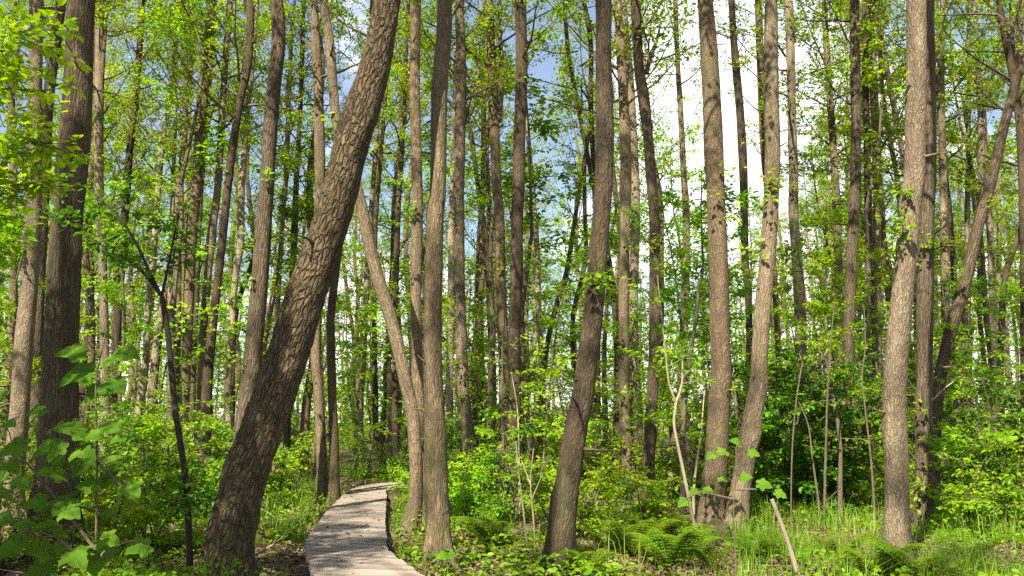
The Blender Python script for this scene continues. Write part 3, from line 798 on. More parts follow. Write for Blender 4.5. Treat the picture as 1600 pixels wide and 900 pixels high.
# ------------------------------------------------------------------ background trees, trees round the viewer
def template_tree(seed, bark, crown, H=18.0, r=0.17, hc=7.5, rc=1.0):
    P = [[0, 0, -0.15, r * 1.06]]
    x = y = 0.0
    for k in range(1, 10):
        x += rng.normal() * 0.14
        y += rng.normal() * 0.14
        z = H * k / 9
        P.append([x, y, z, max(0.02, r * (1 - 0.55 * (k / 9) ** 1.2) if k < 8 else r * 0.2)])
    S = spline(P, 0.5)
    g = Geo()
    tube(g, S[:, :3], S[:, 3] * (1 + 0.4 * np.exp(-np.maximum(S[:, 2], 0) / 0.3)), 9, 0, bark_disp(0, seed))
    root = link("alder_tree", None)
    link("trunk", g.build("trunk", [BARK[bark]], True), root)
    k = int(np.argmin(np.abs(S[:, 2] - hc)))
    co = link("crown", (CROWNS + SPARSE)[crown], root, S[k, :3])
    dv = Vector(S[-1, :3] - S[k, :3])
    co.rotation_euler = dv.to_track_quat('Z', 'Y').to_euler()
    co.scale = (rc, rc, (dv.length + 0.6) / 10)
    return root
TEMPL = [template_tree(1.1, 'n', 0, 18, 0.16, 7.0), template_tree(2.2, 'n', 1, 17, 0.13, 6.5), template_tree(3.3, 'd', 2, 19, 0.15, 8.0),
         template_tree(4.4, 'p', 4, 17, 0.12, 7.0), template_tree(5.5, 'n', 3, 18, 0.14, 6.0), template_tree(6.6, 'd', 5, 16, 0.10, 6.5)]
TEMPL_USED = [False] * len(TEMPL)
def place(root_list, used, k, loc, rot, scale):
    if not used[k]:
        used[k] = True
        o = root_list[k]
        o.location, o.rotation_euler, o.scale = loc, rot, scale
        return o
    return copy_thing(root_list[k], loc, rot, scale)
placed = []
def far_tree(px, d, label, group):
    x = (px - 800) / F * d
    k = int(rng.integers(0, len(TEMPL)))
    s = rng.uniform(0.85, 1.12)
    o = place(TEMPL, TEMPL_USED, k, (x, d, float(gh(x, d))), (rng.normal() * 0.025, rng.normal() * 0.03, rng.uniform(0, 6.28)), (s, s, s * rng.uniform(0.92, 1.08)))
    tag(o, label, 'tree', group)
    placed.append((x, d))
tries = 0
while len(placed) < 108 and tries < 4000:
    tries += 1
    d = 27 + 50 * rng.uniform() ** 0.9
    px = rng.uniform(-120, 1720)
    x = (px - 800) / F * d
    open_ = 960 < px < 1240
    if open_ and rng.uniform() < (0.85 if d < 50 else 0.45):
        continue
    if 640 < px < 900 and rng.uniform() < 0.45:
        continue
    if any((x - a) ** 2 + (d - b) ** 2 < 2.0 ** 2 for a, b in placed):
        continue
    far_tree(px, d, "indistinct thin background tree deep in the wood behind the nearer trunks", "background trees deep in the wood")
# trees beside and behind the viewer, whose crowns shade the scene
for x, y in [(-5.2, -1.5), (-9.0, 3.5), (3.6, -4.5), (-2.2, -5.5), (7.6, 2.0), (9.5, 7.5), (-9.5, -4), (8, -6), (-11, 8.5), (13.5, 11), (0.8, -9), (-6, -9), (12.5, 0), (-13, 13)]:
    k = int(rng.integers(0, 5))
    s = rng.uniform(0.9, 1.08)
    o = place(TEMPL, TEMPL_USED, k, (x, y, float(gh(x, y))), (rng.normal() * 0.02, rng.normal() * 0.02, rng.uniform(0, 6.28)), (s, s, s))
    tag(o, "tall forest tree just outside the picture around the viewer", 'tree', "trees around the viewer")

SHADE_CROWN = crown_mesh(9, L=10.0, R=2.6, nl=46, per=80, size=0.085, m_leaf=M_SHRUB)  # crown for unseen trees added at left to shade trunks and maple seedling
for x, y, rc, h0, hc, h1 in [(-4.0, 5.7, 0.22, 0.5, 4.1, 7.5), (-4.45, 4.9, 0.25, 0.5, 4.7, 8.2), (-5.0, 3.6, 0.27, 0.5, 5.6, 9.6), (-3.5, 2.3, 0.46, 0.5, 2.4, 6.4), (-4.3, 1.5, 0.30, 0.5, 3.0, 7.0), (-7.0, 7.3, 0.75, 0.5, 2.6, 6.6), (-6.9, 6.0, 0.6, 0.5, 4.0, 7.4)]:
    g = Geo()
    S = limb((0, 0, -0.1), (0, 0, 1), h1, 0.05, 12, 0.02)
    tube(g, S, np.linspace(0.06, 0.012, len(S)), 8)
    o = link("young_tree", g.build("young_tree", [M_TWIG]), None, (x, y, float(gh(x, y))))
    c = link("foliage", SHADE_CROWN, o, S[int(12 * hc / h1)])
    c.scale = (rc, rc, (h1 - hc) / 10)
    tag(o, "unseen dense young tree added left of the picture to cast shade", 'young tree', "added shade trees left of the viewer")

# ------------------------------------------------------------------ understorey
def young_tree_template(k, H, R, n, per, size, mleaf):
    g = Geo()
    S = limb((0, 0, -0.1), (rng.normal() * 0.08, rng.normal() * 0.08, 1), H, 0.05, 12, 0.07)
    tube(g, S, np.linspace(0.012 * H * 0.7 + 0.006, 0.006, len(S)), 7)
    stem = g.build("young_tree", [M_TWIG])
    g = Geo()
    for i in range(n):
        t = rng.uniform(0.22, 0.98)
        u = t * (len(S) - 1)
        a = int(min(u, len(S) - 2))
        q = S[a] + (S[a + 1] - S[a]) * (u - a)
        az = i * 2.4 + rng.normal() * 0.4
        el = math.radians(rng.uniform(0, 35))
        ln = R * (1.15 - 0.75 * t) * rng.uniform(0.5, 1.2)
        P = limb(q, (math.cos(az) * math.cos(el), math.sin(az) * math.cos(el), math.sin(el)), ln, 0.0, 6, 0.10)
        tube(g, P, np.linspace(0.010, 0.003, len(P)), 4, 0, cap=False)
        spray(g, P, int(per * rng.uniform(0.5, 1.3) * (0.4 + ln / R)), size, 0.14, 1, 0.75)
        for _ in range(2):
            T = limb(P[int(rng.integers(2, 6))], unit(P[-1] - P[0]) + rdir(1)[0] * 0.7, ln * 0.5, 0.0, 4, 0.12)
            spray(g, T, int(per * 0.5), size, 0.12, 1, 0.75)
    fo = g.build("foliage_%d" % k, [M_TWIG, mleaf])
    root = link("young_tree", stem)
    link("foliage", fo, root)
    return root
def shrub_template(k, H, R, stems, per, size, mleaf):
    g, h = Geo(), Geo()
    for s in range(stems):
        az = s * 2.4 + rng.normal() * 0.4
        lean = rng.uniform(0.15, 0.75) * R / H
        S = limb((rng.normal() * 0.08, rng.normal() * 0.08, -0.05), (math.cos(az) * lean, math.sin(az) * lean, 1), H * rng.uniform(0.6, 1.1), -0.03, 8, 0.09)
        tube(g, S, np.linspace(0.016, 0.004, len(S)), 5)
        for _ in range(7):
            a = int(rng.integers(1, len(S)))
            d2 = rdir(1)[0] * np.array([1, 1, 0.35]) + np.array([0, 0, 0.12])
            T = limb(S[a], d2, R * rng.uniform(0.35, 0.8), -0.01, 5, 0.12)
            tube(h, T, np.linspace(0.006, 0.002, len(T)), 4, 0, cap=False)
            spray(h, T, int(per * rng.uniform(0.5, 1.3)), size, 0.11, 1, 0.72)
    root = link("shrub", g.build("shrub_stems", [M_TWIG]))
    link("foliage", h.build("foliage_%d" % k, [M_TWIG, mleaf]), root)
    return root
YOUNG = [young_tree_template(10, 7.5, 2.0, 30, 44, 0.088, M_SHRUB), young_tree_template(11, 5.5, 1.7, 26, 44, 0.085, M_SHRUB), young_tree_template(12, 9.0, 2.1, 34, 40, 0.088, M_BRIGHT),
         young_tree_template(13, 6.5, 1.6, 22, 36, 0.085, M_BRIGHT)]
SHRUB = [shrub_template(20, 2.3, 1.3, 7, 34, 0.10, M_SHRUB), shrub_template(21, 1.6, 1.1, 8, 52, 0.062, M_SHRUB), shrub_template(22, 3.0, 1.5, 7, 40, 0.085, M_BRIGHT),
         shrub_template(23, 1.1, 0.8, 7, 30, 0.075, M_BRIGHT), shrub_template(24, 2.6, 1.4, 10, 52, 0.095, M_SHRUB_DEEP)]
YU, SU = [False] * len(YOUNG), [False] * len(SHRUB)
def young(px, d, k=None, s=None, label=None, group=None):
    x = (px - 800) / F * d
    k = int(rng.integers(0, len(YOUNG))) if k is None else k
    s = s or rng.uniform(0.75, 1.15)
    o = place(YOUNG, YU, k, (x, d, float(gh(x, d))), (rng.normal() * 0.03, rng.normal() * 0.03, rng.uniform(0, 6.28)), (s, s, s))
    return tag(o, label, 'young tree', group)
def shrub(px, d, k=None, s=None, label=None, group=None):
    x = (px - 800) / F * d
    k = int(rng.integers(0, len(SHRUB))) if k is None else k
    s = s or rng.uniform(0.75, 1.2)
    o = place(SHRUB, SU, k, (x, d, float(gh(x, d))), (0, 0, rng.uniform(0, 6.28)), (s, s, s * rng.uniform(0.85, 1.15)))
    return tag(o, label, 'shrub', group)
for px, d, k, s, lab in [
    (740, 16.0, 3, 1.0, "low bright shrub between boardwalk-side trunk and the dry canes"),
    (800, 15.2, 1, 1.0, "leafy shrub wrapped round the tall dark straight trunk's foot"),
    (905, 13.5, 3, 1.1, "yellow-green low shrub behind the dark curving trunk's foot"),
    (880, 17.0, 2, 0.9, "tall bright shrub left of the dark curving trunk"),
    (1010, 14.2, 3, 1.0, "yellow-lit shrub left of the crooked pale sapling"),
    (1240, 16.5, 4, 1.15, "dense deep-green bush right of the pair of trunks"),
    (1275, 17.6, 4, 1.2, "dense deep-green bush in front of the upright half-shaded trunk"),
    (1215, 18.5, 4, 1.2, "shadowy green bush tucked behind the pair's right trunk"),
    (1510, 13.5, 0, 0.95, "broad green shrub right of the dark-footed trunk"),
    (1575, 12.8, 1, 1.0, "leafy shrub on the right edge of the picture"),
    (1545, 16.0, 4, 1.0, "darker shrub behind the broad green one at right"),
    (240, 12.3, 1, 1.0, "low shrub under the forked sapling"),
    (170, 11.2, 3, 1.0, "small plant bush right of the thick left trunk's foot"),
    (215, 14.5, 0, 1.0, "green shrub between the thick left trunk and forked sapling"),
    (30, 10.2, 1, 0.9, "leafy shrub in the lower left corner"),
    (435, 20.0, 3, 1.2, "yellow-green shrub right of the massive leaning trunk's waist"),
    (330, 17.5, 3, 1.1, "bright undergrowth shrub left of the massive leaning trunk's base"),
    (637, 20.2, 3, 0.75, "small bright shrub at the outside of the boardwalk's far bend, beside the stump"),
    (652, 19.2, 3, 0.65, "tiny bright shrub left of the curved pale trunk's foot"),
    (580, 26.0, 1, 1.0, "bright shrub closing the boardwalk's far bend"),
    (680, 23.0, 0, 1.0, "shrub behind the boardwalk-side trunk"),
    (1080, 22.0, 0, 1.1, "mid-green shrub between knobbly trunk and pair of trunks"),
    (1395, 18.0, 1, 1.0, "shrub seen left of the S-bend trunk's base"),
]:
    shrub(px, d, k, s, lab)
n = 0
while n < 44:
    d = rng.uniform(14.5, 28)
    px = rng.uniform(-40, 1640)
    if 440 < px < 670 or (690 < px < 1000 and d < 16.5) or 1030 < px < 1180 and d < 17:
        continue
    shrub(px, d, int(rng.choice([0, 1, 2, 3])), rng.uniform(0.55, 1.05), "bright green shrub among the middle trunks, one of many alike", "shrubs among the middle trunks")
    n += 1
n = 0
while n < 125:
    d = 19 + 52 * rng.uniform() ** 1.1
    px = rng.uniform(-60, 1660)
    x = (px - 800) / F * d
    if d < 27 and 480 < px < 690 and x < 0.8:
        continue
    shrub(px, d, None, rng.uniform(0.6, 1.2), "green understorey shrub within the far thicket between the trunks", "shrubs of the far thicket")
    n += 1
for px, d, k, s, lab in [
    (1085, 19.0, 0, 0.85, "leafy young tree spreading light layers left of the pair's mottled trunk"),
    (1155, 20.0, 1, 1.0, "leafy young tree filling the gap behind the pair of trunks"),
    (1280, 19.5, 2, 0.75, "bright young tree right of the light fading trunk"),
    (1380, 20.0, 0, 0.8, "young tree right behind the upright half-shaded trunk"),
    (1490, 21.0, 1, 0.95, "young tree under the long slanting trunk"),
    (1580, 18.5, 0, 0.8, "young tree leafing out at the right edge"),
    (755, 21.0, 1, 0.85, "leafy young tree between sunlit-band trunk and forking trunk"),
    (845, 20.0, 0, 0.72, "young tree leafing around the tall dark straight trunk"),
    (1000, 23.0, 0, 0.8, "young tree with leaf layers in front of the pale squeezed trunk"),
    (215, 19.0, 0, 0.85, "young tree right of the thick left trunk"),
    (20, 15.0, 1, 1.0, "young tree at left edge behind the grey wide-based trunk"),
    (1060, 15.6, 1, 1.05, "light-leaved young tree in front of the knobbly trunk and slender dark one"),
    (1165, 16.2, 1, 1.0, "light-leaved young tree just behind the gap of the trunk pair"),
    (1300, 15.5, 1, 0.9, "light-leaved young tree left of the upright half-shaded trunk"),
    (560, 28.0, 1, 1.0, "young tree above the boardwalk's far bend"),
]:
    young(px, d, k, s, lab)
n = 0
while n < 46:
    d = rng.uniform(14, 34)
    px = rng.uniform(0, 1600)
    if 440 < px < 700 and d < 30:
        continue
    x = (px - 800) / F * d
    if d < 0 or any(abs(px - q) < 14 for q in (680, 930, 1115, 1190, 1405)):
        continue
    g = Geo()
    S = limb((0, 0, -0.05), (rng.normal() * 0.10, rng.normal() * 0.1, 1), rng.uniform(2.0, 6.5), 0.04, 12, 0.06)
    tube(g, S, np.linspace(rng.uniform(0.012, 0.028), 0.004, len(S)), 6)
    for q in range(int(rng.integers(3, 8))):
        T = limb(S[int(rng.integers(4, 13))], unit(np.array([rng.normal(), rng.normal(), 0.5])), rng.uniform(0.3, 1.0), 0.03, 5, 0.12)
        tube(g, T, np.linspace(0.006, 0.002, len(T)), 4, 0, cap=False)
        if rng.uniform() < 0.5:
            spray(g, T, 12, 0.08, 0.12, 1, 0.7)
    o = link("bare_sapling", g.build("bare_sapling", [M_TWIG if rng.uniform() < 0.6 else M_DEADWOOD, M_BRIGHT]), None, (x, d, float(gh(x, d))))
    tag(o, "thin nearly bare sapling stem among the shrubs of the middle distance", "sapling", "bare sapling stems of the middle distance")
    n += 1
n = 0
while n < 56:
    d = 22 + 46 * rng.uniform() ** 1.0
    px = rng.uniform(-80, 1680)
    x = (px - 800) / F * d
    if d < 29 and 520 < px < 660:
        continue
    if 960 < px < 1240 and d < 40 and rng.uniform() < 0.6:
        continue
    young(px, d, None, None, "slim leafy young tree among the far trunks, half hidden by foliage", "young trees among the far trunks")
    n += 1

n = 0
while n < 40:                       # taller thin trees whose light leaves fill the upper half
    d = rng.uniform(22, 52)
    px = rng.uniform(-80, 1680)
    if 985 < px < 1150 and rng.uniform() < 0.7 or (520 < px < 660 and d < 30) or 840 < px < 930 and rng.uniform() < 0.5:
        continue
    young(px, d, int(rng.choice([0, 2, 2])), rng.uniform(1.25, 1.75), "tall thin light-leaved tree filling gaps between the far trunks", "light-leaved trees between the far trunks")
    n += 1

# the far edge of the wood: a mass nobody could count
g = Geo()
n = 62000
d = rng.uniform(74, 110, n)
px = rng.uniform(-350, 1950, n)
x = (px - 800) / F * d
zt = 14 + 4 * np.sin(x * 0.16 + 1) + 3 * np.sin(x * 0.41) + 2 * np.sin(x * 0.93 + 2)
z = zt * rng.uniform(0, 1, n) ** 1.25
pos = np.stack([x, d, z], -1)
leaves(g, pos, rdir(n), unit(rdir(n) * 0.6 + [0, -0.2, 0.6]), rng.uniform(0.2, 0.42, n), rng.uniform(0.16, 0.32, n), 1)
for k in range(210):
    dd = rng.uniform(76, 108)
    xx = (rng.uniform(-300, 1900) - 800) / F * dd
    tube(g, limb((xx, dd, -0.1), (rng.normal() * 0.05, 0, 1), rng.uniform(12, 20), 0.05, 6, 0.04), np.linspace(0.14, 0.04, 7), 5, 0)
far = link("distant_wood", g.build("distant_wood", [M_TWIG, M_CROWN]))
tag(far, "far mass of the wood closing the view between all the trunks", "woodland", kind="stuff")

# ------------------------------------------------------------------ ground cover
def wedge(n, d0, d1, p=1.0, margin=120):
    d = d0 + (d1 - d0) * rng.uniform(size=n) ** p
    px = rng.uniform(-margin, 1600 + margin, n)
    return px, (px - 800) / F * d, d
def patch(x, y, s, ph):
    return 0.5 + 0.25 * np.sin(x * s + ph) * np.sin(y * s * 1.3 + ph * 2) + 0.25 * np.sin(x * s * 2.3 + y * s * 1.1 + ph * 3)
def blades(g, x, y, h, w, m=0):
    n = len(x)
    z = gh(x, y)
    az = rng.uniform(0, 6.28, n)
    out = np.stack([np.cos(az), np.sin(az), np.zeros(n)], -1)
    side = np.stack([-np.sin(az), np.cos(az), np.zeros(n)], -1)
    b = rng.uniform(0.1, 1.15, n)[:, None] ** 1.2
    p0 = np.stack([x, y, z - 0.01], -1)
    H = h[:, None] * np.array([0, 0, 1.0])
    p1 = p0 + H * 0.55 + out * h[:, None] * b * 0.22
    p2 = p0 + H * (1 - 0.3 * b) + out * h[:, None] * b * 0.75
    w = w[:, None]
    v = np.stack([p0 - side * w, p0 + side * w, p1 + side * w * .8, p1 - side * w * .8, p2 + side * w * .15, p2 - side * w * .15], 1).reshape(-1, 3)
    o = np.arange(n)[:, None] * 6
    f = np.concatenate([o + np.array([[0, 1, 2, 3]]), o + np.array([[3, 2, 4, 5]])], 1).reshape(-1, 4)
    g.add(v, f, m)
g = Geo()
px, x, y = wedge(150000, 8.0, 34, 1.5)
dens = patch(x, y, 0.9, 0.4) + np.where((px > 300) & (px < 520) & (y > 12), 0.55, 0) + np.where((px > 1140) & (y > 9.5), 0.22, 0) + np.where((px > 600) & (px < 660) & (y > 12), 0.4, 0) - np.where((px < 300), 0.25, 0) - np.where((px > 390) & (px < 500) & (y < 11.5), 0.5, 0) - np.where((px > 680) & (px < 1050) & (y < 13), 0.2, 0)
keep = (dens > rng.uniform(0.45, 0.85, len(x))) & ~on_deck(x, y)
px, x, y = px[keep], x[keep], y[keep]
tuft = np.clip(patch(x, y, 3.1, 1.0) * 1.6 - 0.3, 0.15, 1.5)
h = rng.uniform(0.10, 0.42, len(x)) * tuft * np.where(px > 1130, 1.45, 1.15)
blades(g, x, y, h, rng.uniform(0.003, 0.0065, len(x)))
grass = link("grass", g.build("grass", [M_GRASS]))
tag(grass, "green woodland grass growing in patches over the forest floor", "grass", kind="stuff")
g = Geo()
px, x, y = wedge(70000, 7.5, 40, 1.4)
keep = (patch(x, y, 0.7, 2.1) + np.where(px < 480, 0.12, 0.06) > rng.uniform(0.3, 0.8, len(x))) & ~on_deck(x, y) & ~((px > 390) & (px < 500) & (y < 11.5) & (rng.uniform(size=len(x)) < .8))
px, x, y = px[keep], x[keep], y[keep]
n = len(x)
z = gh(x, y) + rng.uniform(0.03, 0.38, n) * patch(x, y, 1.7, 0.2)
s = rng.uniform(0.04, 0.09, n)
leaves(g, np.stack([x, y, z], -1), unit(rdir(n) * [1, 1, 0.3]), unit(rdir(n) * 0.4 + [0, 0, 0.7]), s, s * 0.72, 0)
cover = link("ground_cover", g.build("ground_cover", [M_SHRUB]))
tag(cover, "low leafy herbs carpeting the floor between trunks", "ground cover", kind="stuff")
g = Geo()
px, x, y = wedge(60000, 7.0, 26, 1.4)
keep = ~on_deck(x, y, -0.06)
x, y = x[keep], y[keep]
n = len(x)
s = rng.uniform(0.04, 0.09, n)
leaves(g, np.stack([x, y, gh(x, y) + rng.uniform(0.004, 0.04, n)], -1), unit(rdir(n) * [1, 1, 0.25]), unit(rdir(n) * 0.35 + [0, 0, 0.7]), s, s * 0.6, 0, 0.2)
q = rng.integers(20, NP - 20, 70)
w = rng.uniform(0.03, 0.97, 70)[:, None]
P = EL[q] * w + ER[q] * (1 - w)
leaves(g, np.c_[P, np.full(70, DECK_Z + 0.012)], unit(rdir(70) * [1, 1, 0.1]), unit(rdir(70) * 0.15 + [0, 0, 0.8]), rng.uniform(0.03, 0.07, 70), 0.035, 0, 0.15)
for k in range(260):
    p, xx, yy = (q[0] for q in wedge(1, 8, 22, 1.2))
    if on_deck(np.array([xx]), np.array([yy]), 0.25)[0]:
        continue
    a = rng.uniform(0, 6.28)
    T = limb((xx, yy, float(gh(xx, yy)) + 0.02), (math.cos(a), math.sin(a), 0.03), rng.uniform(0.25, 1.0), 0.0, 5, 0.15)
    tube(g, T, np.linspace(0.008, 0.003, len(T)), 5, 1)
litter = link("leaf_litter", g.build("leaf_litter", [M_LITTER, M_DEADWOOD]))
tag(litter, "brown fallen leaves and twigs strewn on the ground", "leaf litter", kind="stuff")

# ------------------------------------------------------------------ ferns
def fern_mesh(k, nf=9, L=0.7):
    g = Geo()
    for i in range(nf):
        az = i * 2.4 + rng.normal() * 0.3
        ln = L * rng.uniform(0.7, 1.1)
        out = np.array([math.cos(az), math.sin(az), 0])
        m = 20
        t = np.linspace(0, 1, m)
        P = out[None] * (t * ln * 0.72)[:, None] + np.array([0, 0, 1.0])[None] * (ln * (1.20 * t - 0.66 * t ** 2.4))[:, None]
        tube(g, P, np.linspace(0.005, 0.0015, m), 4, 0, cap=False)
        side = np.array([-out[1], out[0], 0])
        for sgn in (-1, 1):
            tt = t[2:]
            ax = unit(side[None] * sgn + out[None] * 0.45 + rng.normal(size=(len(tt), 3)) * 0.06 + np.array([0, 0, -0.1]))
            pl = ln * 0.30 * np.sin(np.pi * (0.10 + 0.88 * (tt)) ** 0.8) + 0.01
            # each pinna is a row of small leaflets
            for q in range(5):
                u = (q + 0.2) / 5
                pos = P[2:] + ax * (pl * u)[:, None]
                for s2 in (-1, 1):
                    ax2 = unit(out[None] * s2 + ax * 0.7)
                    sz = pl * 0.26 * (1.05 - u) + 0.006
                    leaves(g, pos, ax2, np.tile(np.array([[0, 0, 1.0]]), (len(tt), 1)), sz, sz * 0.5, 0, 0.05)
    return g.build("fern_%d" % k, [M_FERN])
FERN = [fern_mesh(0), fern_mesh(1, 11, 0.8), fern_mesh(2, 7, 0.6)]
fern_used = 0
for px, d, s, lab in [
    (1040, 10.2, 1.1, "big bright fern left of the dead leaning stick, front row"),
    (985, 10.8, 0.9, "fern between the dark curving trunk and the big bright fern"),
    (1075, 11.5, 0.9, "fern just below the pair of trunks' shared foot"),
    (1350, 10.0, 1.0, "fern spreading at the left of the S-bend trunk's foot"),
    (1412, 9.6, 0.9, "fern leaning on the front of the S-bend trunk's foot"),
    (1100, 10.3, 0.8, "small fern right of the big bright fern"),
    (945, 11.4, 0.9, "fern beside the dark curving trunk's right side"),
    (1020, 12.4, 0.9, "fern behind the big bright fern"),
    (1170, 11.4, 0.8, "fern in front of the pair's right trunk"),
    (1300, 11.6, 0.8, "fern between the dead stick and S-bend trunk"),
    (770, 11.8, 0.8, "small fern right of the boardwalk-side trunk"),
    (745, 13.0, 0.8, "half-shaded fern behind the boardwalk-side trunk"),
    (450, 12.8, 0.6, "little fern on the boardwalk's left bank"),
    (1490, 10.6, 0.8, "fern in the grass right of the S-bend trunk"),
    (915, 9.9, 0.8, "fern at the front foot of the dark curving trunk"),
]:
    x = (px - 800) / F * d
    o = link("fern", FERN[fern_used % 3], None, (x, d, float(gh(x, d))))
    o.rotation_euler = (0, 0, rng.uniform(0, 6.28))
    o.scale = (s, s, s)
    tag(o, lab, 'fern', 'ferns on the forest floor')
    fern_used += 1

# ------------------------------------------------------------------ saplings, sticks, stumps
def maple_leaf(g, pos, axis, nrm, size, m=1):
    """five-lobed toothed leaf, each half folded along the midrib"""
    axis = unit(np.asarray(axis, float))
    side = unit(np.cross(axis, nrm))
    nrm = np.cross(side, axis)
    half = [(0.0, 0.0), (0.16, -0.13), (0.34, -0.10), (0.40, 0.04), (0.37, 0.13), (0.52, 0.18), (0.63, 0.36), (0.54, 0.44), (0.36, 0.49), (0.34, 0.62), (0.27, 0.78), (0.13, 0.92), (0.0, 1.05)]
    cen = np.array([0.0, 0.36])
    V, Fq = [], []
    for sgn in (-1, 1):
        o = len(V)
        V.append((0.0, 0.36))
        V += [(sgn * a, b) for a, b in half]
        k = len(half)
        for q in range(1, k - 1, 2):
            Fq.append([o, o + q, o + q + 1, o + min(q + 2, k)])
        
    V = np.array(V)
    r2 = V[:, 0] ** 2 + (V[:, 1] - 0.36) ** 2
    zz = 0.22 * np.abs(V[:, 0]) - 0.45 * r2 + 0.03 * np.sin(V[:, 0] * 17) + rng.normal(size=len(V)) * 0.006
    P = np.asarray(pos)[None] + (side[None] * V[:, :1] + axis[None] * V[:, 1:2] + nrm[None] * zz[:, None]) * size
    g.add(P, Fq, m)
def px_poly(d, pts, w):
    P = np.array([list(at(px, py, d)) for px, py in pts])
    return P, w * d / F / 2
def stem_thing(name, label, cat, d, polys, m, leafy=None, group=None, to_ground=True):
    """polys: (pixel points, start width px, end width px); the first runs from the ground up"""
    root = None
    for k, (pts, w0, w1) in enumerate(polys):
        rows = [[*at(px, py, d), 0] for px, py in pts]
        if k == 0:
            b = np.array(rows[0])
            gz = float(gh(b[0], b[1]))
            if to_ground and b[2] > gz:
                rows.insert(0, [b[0], b[1], gz - 0.05, 0])
            base = np.array([rows[0][0], rows[0][1], gz])
            g, h = Geo(), Geo()
        S = spline(rows, 0.08)[:, :3]
        if k > 0:
            S[:, 1] += np.linspace(0, 1, len(S)) * rng.uniform(-0.5, 0.5)
        tube(g, S - base, np.linspace(w0, w1, len(S)) * d / F / 2, 8)
        if leafy and (k > 0 or len(polys) == 1):
            for q in range(leafy[0]):
                a = int(len(S) * rng.uniform(0.25, 1.0)) - 1
                T = limb(S[a] - base, unit(S[-1] - S[0]) * 0.5 + rdir(1)[0] * [1, 1, 0.5], rng.uniform(0.25, 0.6), 0, 4, 0.12)
                tube(g, T, np.linspace(0.005, 0.002, len(T)), 4, 0, cap=False)
                spray(h, T, leafy[1], leafy[2], 0.12, 0, 0.7, 0.85)
    root = link(name, g.build(name, [m]), None, base)
    if leafy:
        link("foliage", h.build("foliage", [leafy[3]]), root)
    return tag(root, label, cat, group)
stem_thing("forked_sapling", "thin dark sapling forking into three leafy arms at the left", "sapling", 9.9,
           [([(297, 895), (291, 760), (274, 640), (262, 520), (253, 464)], 11, 9),
            ([(253, 464), (214, 418), (147, 377), (93, 343), (43, 307)], 6, 2.5),
            ([(252, 463), (233, 423), (213, 380), (187, 340), (143, 298)], 6, 2.5),
            ([(253, 464), (266, 420), (278, 380), (290, 340)], 5, 2.5),
            ([(291, 760), (312, 780), (318, 745)], 3, 1.5)], M_DARK_TWIG, (13, 11, 0.085, M_SHRUB_DEEP))
stem_thing("crooked_sapling", "crooked pale bare sapling bending over left of the pair of trunks", "sapling", 11.7,
           [([(1095, 857), (1081, 803), (1072, 757), (1058, 690), (1053, 660), (1057, 627)], 6, 4),
            ([(1057, 627), (1045, 600), (1035, 520), (1024, 433)], 3, 1.5),
            ([(1057, 627), (1066, 600), (1068, 560)], 4, 2)], M_DEADWOOD, (5, 9, 0.08, M_SHRUB))
stem_thing("dead_stick", "pale barkless dead stick leaning in the grass, right foreground", "stick", 9.7,
           [([(1249, 905), (1228, 838), (1206, 780)], 8, 6)], M_DEADWOOD, None, None, False)
stem_thing("broken_stem", "snapped pale stem with tiny fork right of the pair of trunks", "dead stem", 13.5,
           [([(1236, 800), (1238, 700), (1245, 620), (1254, 565)], 2.4, 2.4), ([(1254, 565), (1248, 548)], 2.2, 1.5), ([(1254, 565), (1262, 549)], 2.2, 1.5)], M_TWIG)
stem_thing("bare_sapling", "bare sapling of two crossing stems before the deep-green bushes", "sapling", 14.6,
           [([(1281, 800), (1270, 720), (1263, 665), (1248, 628)], 4, 2), ([(1288, 800), (1287, 700), (1287, 600), (1290, 520), (1294, 470)], 4.5, 1.5), ([(1290, 785), (1303, 760)], 3, 2)], M_TWIG)
stem_thing("bare_sapling", "curving grey bare sapling just left of the S-bend trunk", "sapling", 14.0,
           [([(1367, 805), (1361, 720), (1352, 640), (1347, 590), (1352, 540), (1350, 480)], 4, 1.2)], M_TWIG)
stem_thing("dry_cane", "left dry tan cane rising from low shrubs at centre", "cane", 11.4,
           [([(828, 890), (818, 800), (810, 733), (806, 690)], 3.5, 1.5)], M_DEADWOOD)
stem_thing("dry_cane", "right dry tan cane with side twigs at centre", "cane", 11.2,
           [([(838, 892), (834, 817), (829, 752), (834, 700)], 3.5, 1.5), ([(831, 780), (848, 740)], 2.5, 1.2), ([(830, 760), (815, 720)], 2.5, 1.2)], M_DEADWOOD)
stem_thing("fallen_branch", "pale fallen branch on the bank left of the boardwalk", "branch", 11.3,
           [([(396, 868), (427, 851), (455, 828)], 5, 2), ([(427, 851), (452, 855)], 2.5, 1.2)], M_DEADWOOD, None, None, False)
stem_thing("fallen_branch", "twiggy pale fallen branch in the bottom right corner", "branch", 10.2,
           [([(1528, 872), (1550, 886), (1582, 893)], 4, 2), ([(1545, 884), (1528, 895)], 2.5, 1.2)], M_DEADWOOD, None, None, False)
stem_thing("fallen_log", "horizontal fallen trunk lying far back at right edge", "log", 26.0,
           [([(1540, 727), (1570, 729), (1612, 726)], 5, 4)], M_DEADWOOD, None, None, False)
stem_thing("dead_branch", "grey dead branch arching between the S-bend trunk and its neighbour", "branch", 14.0,
           [([(1443, 660), (1450, 635), (1470, 612), (1490, 596)], 4, 1.5), ([(1470, 612), (1482, 618)], 2, 1)], M_DEADWOOD, None, None, False)

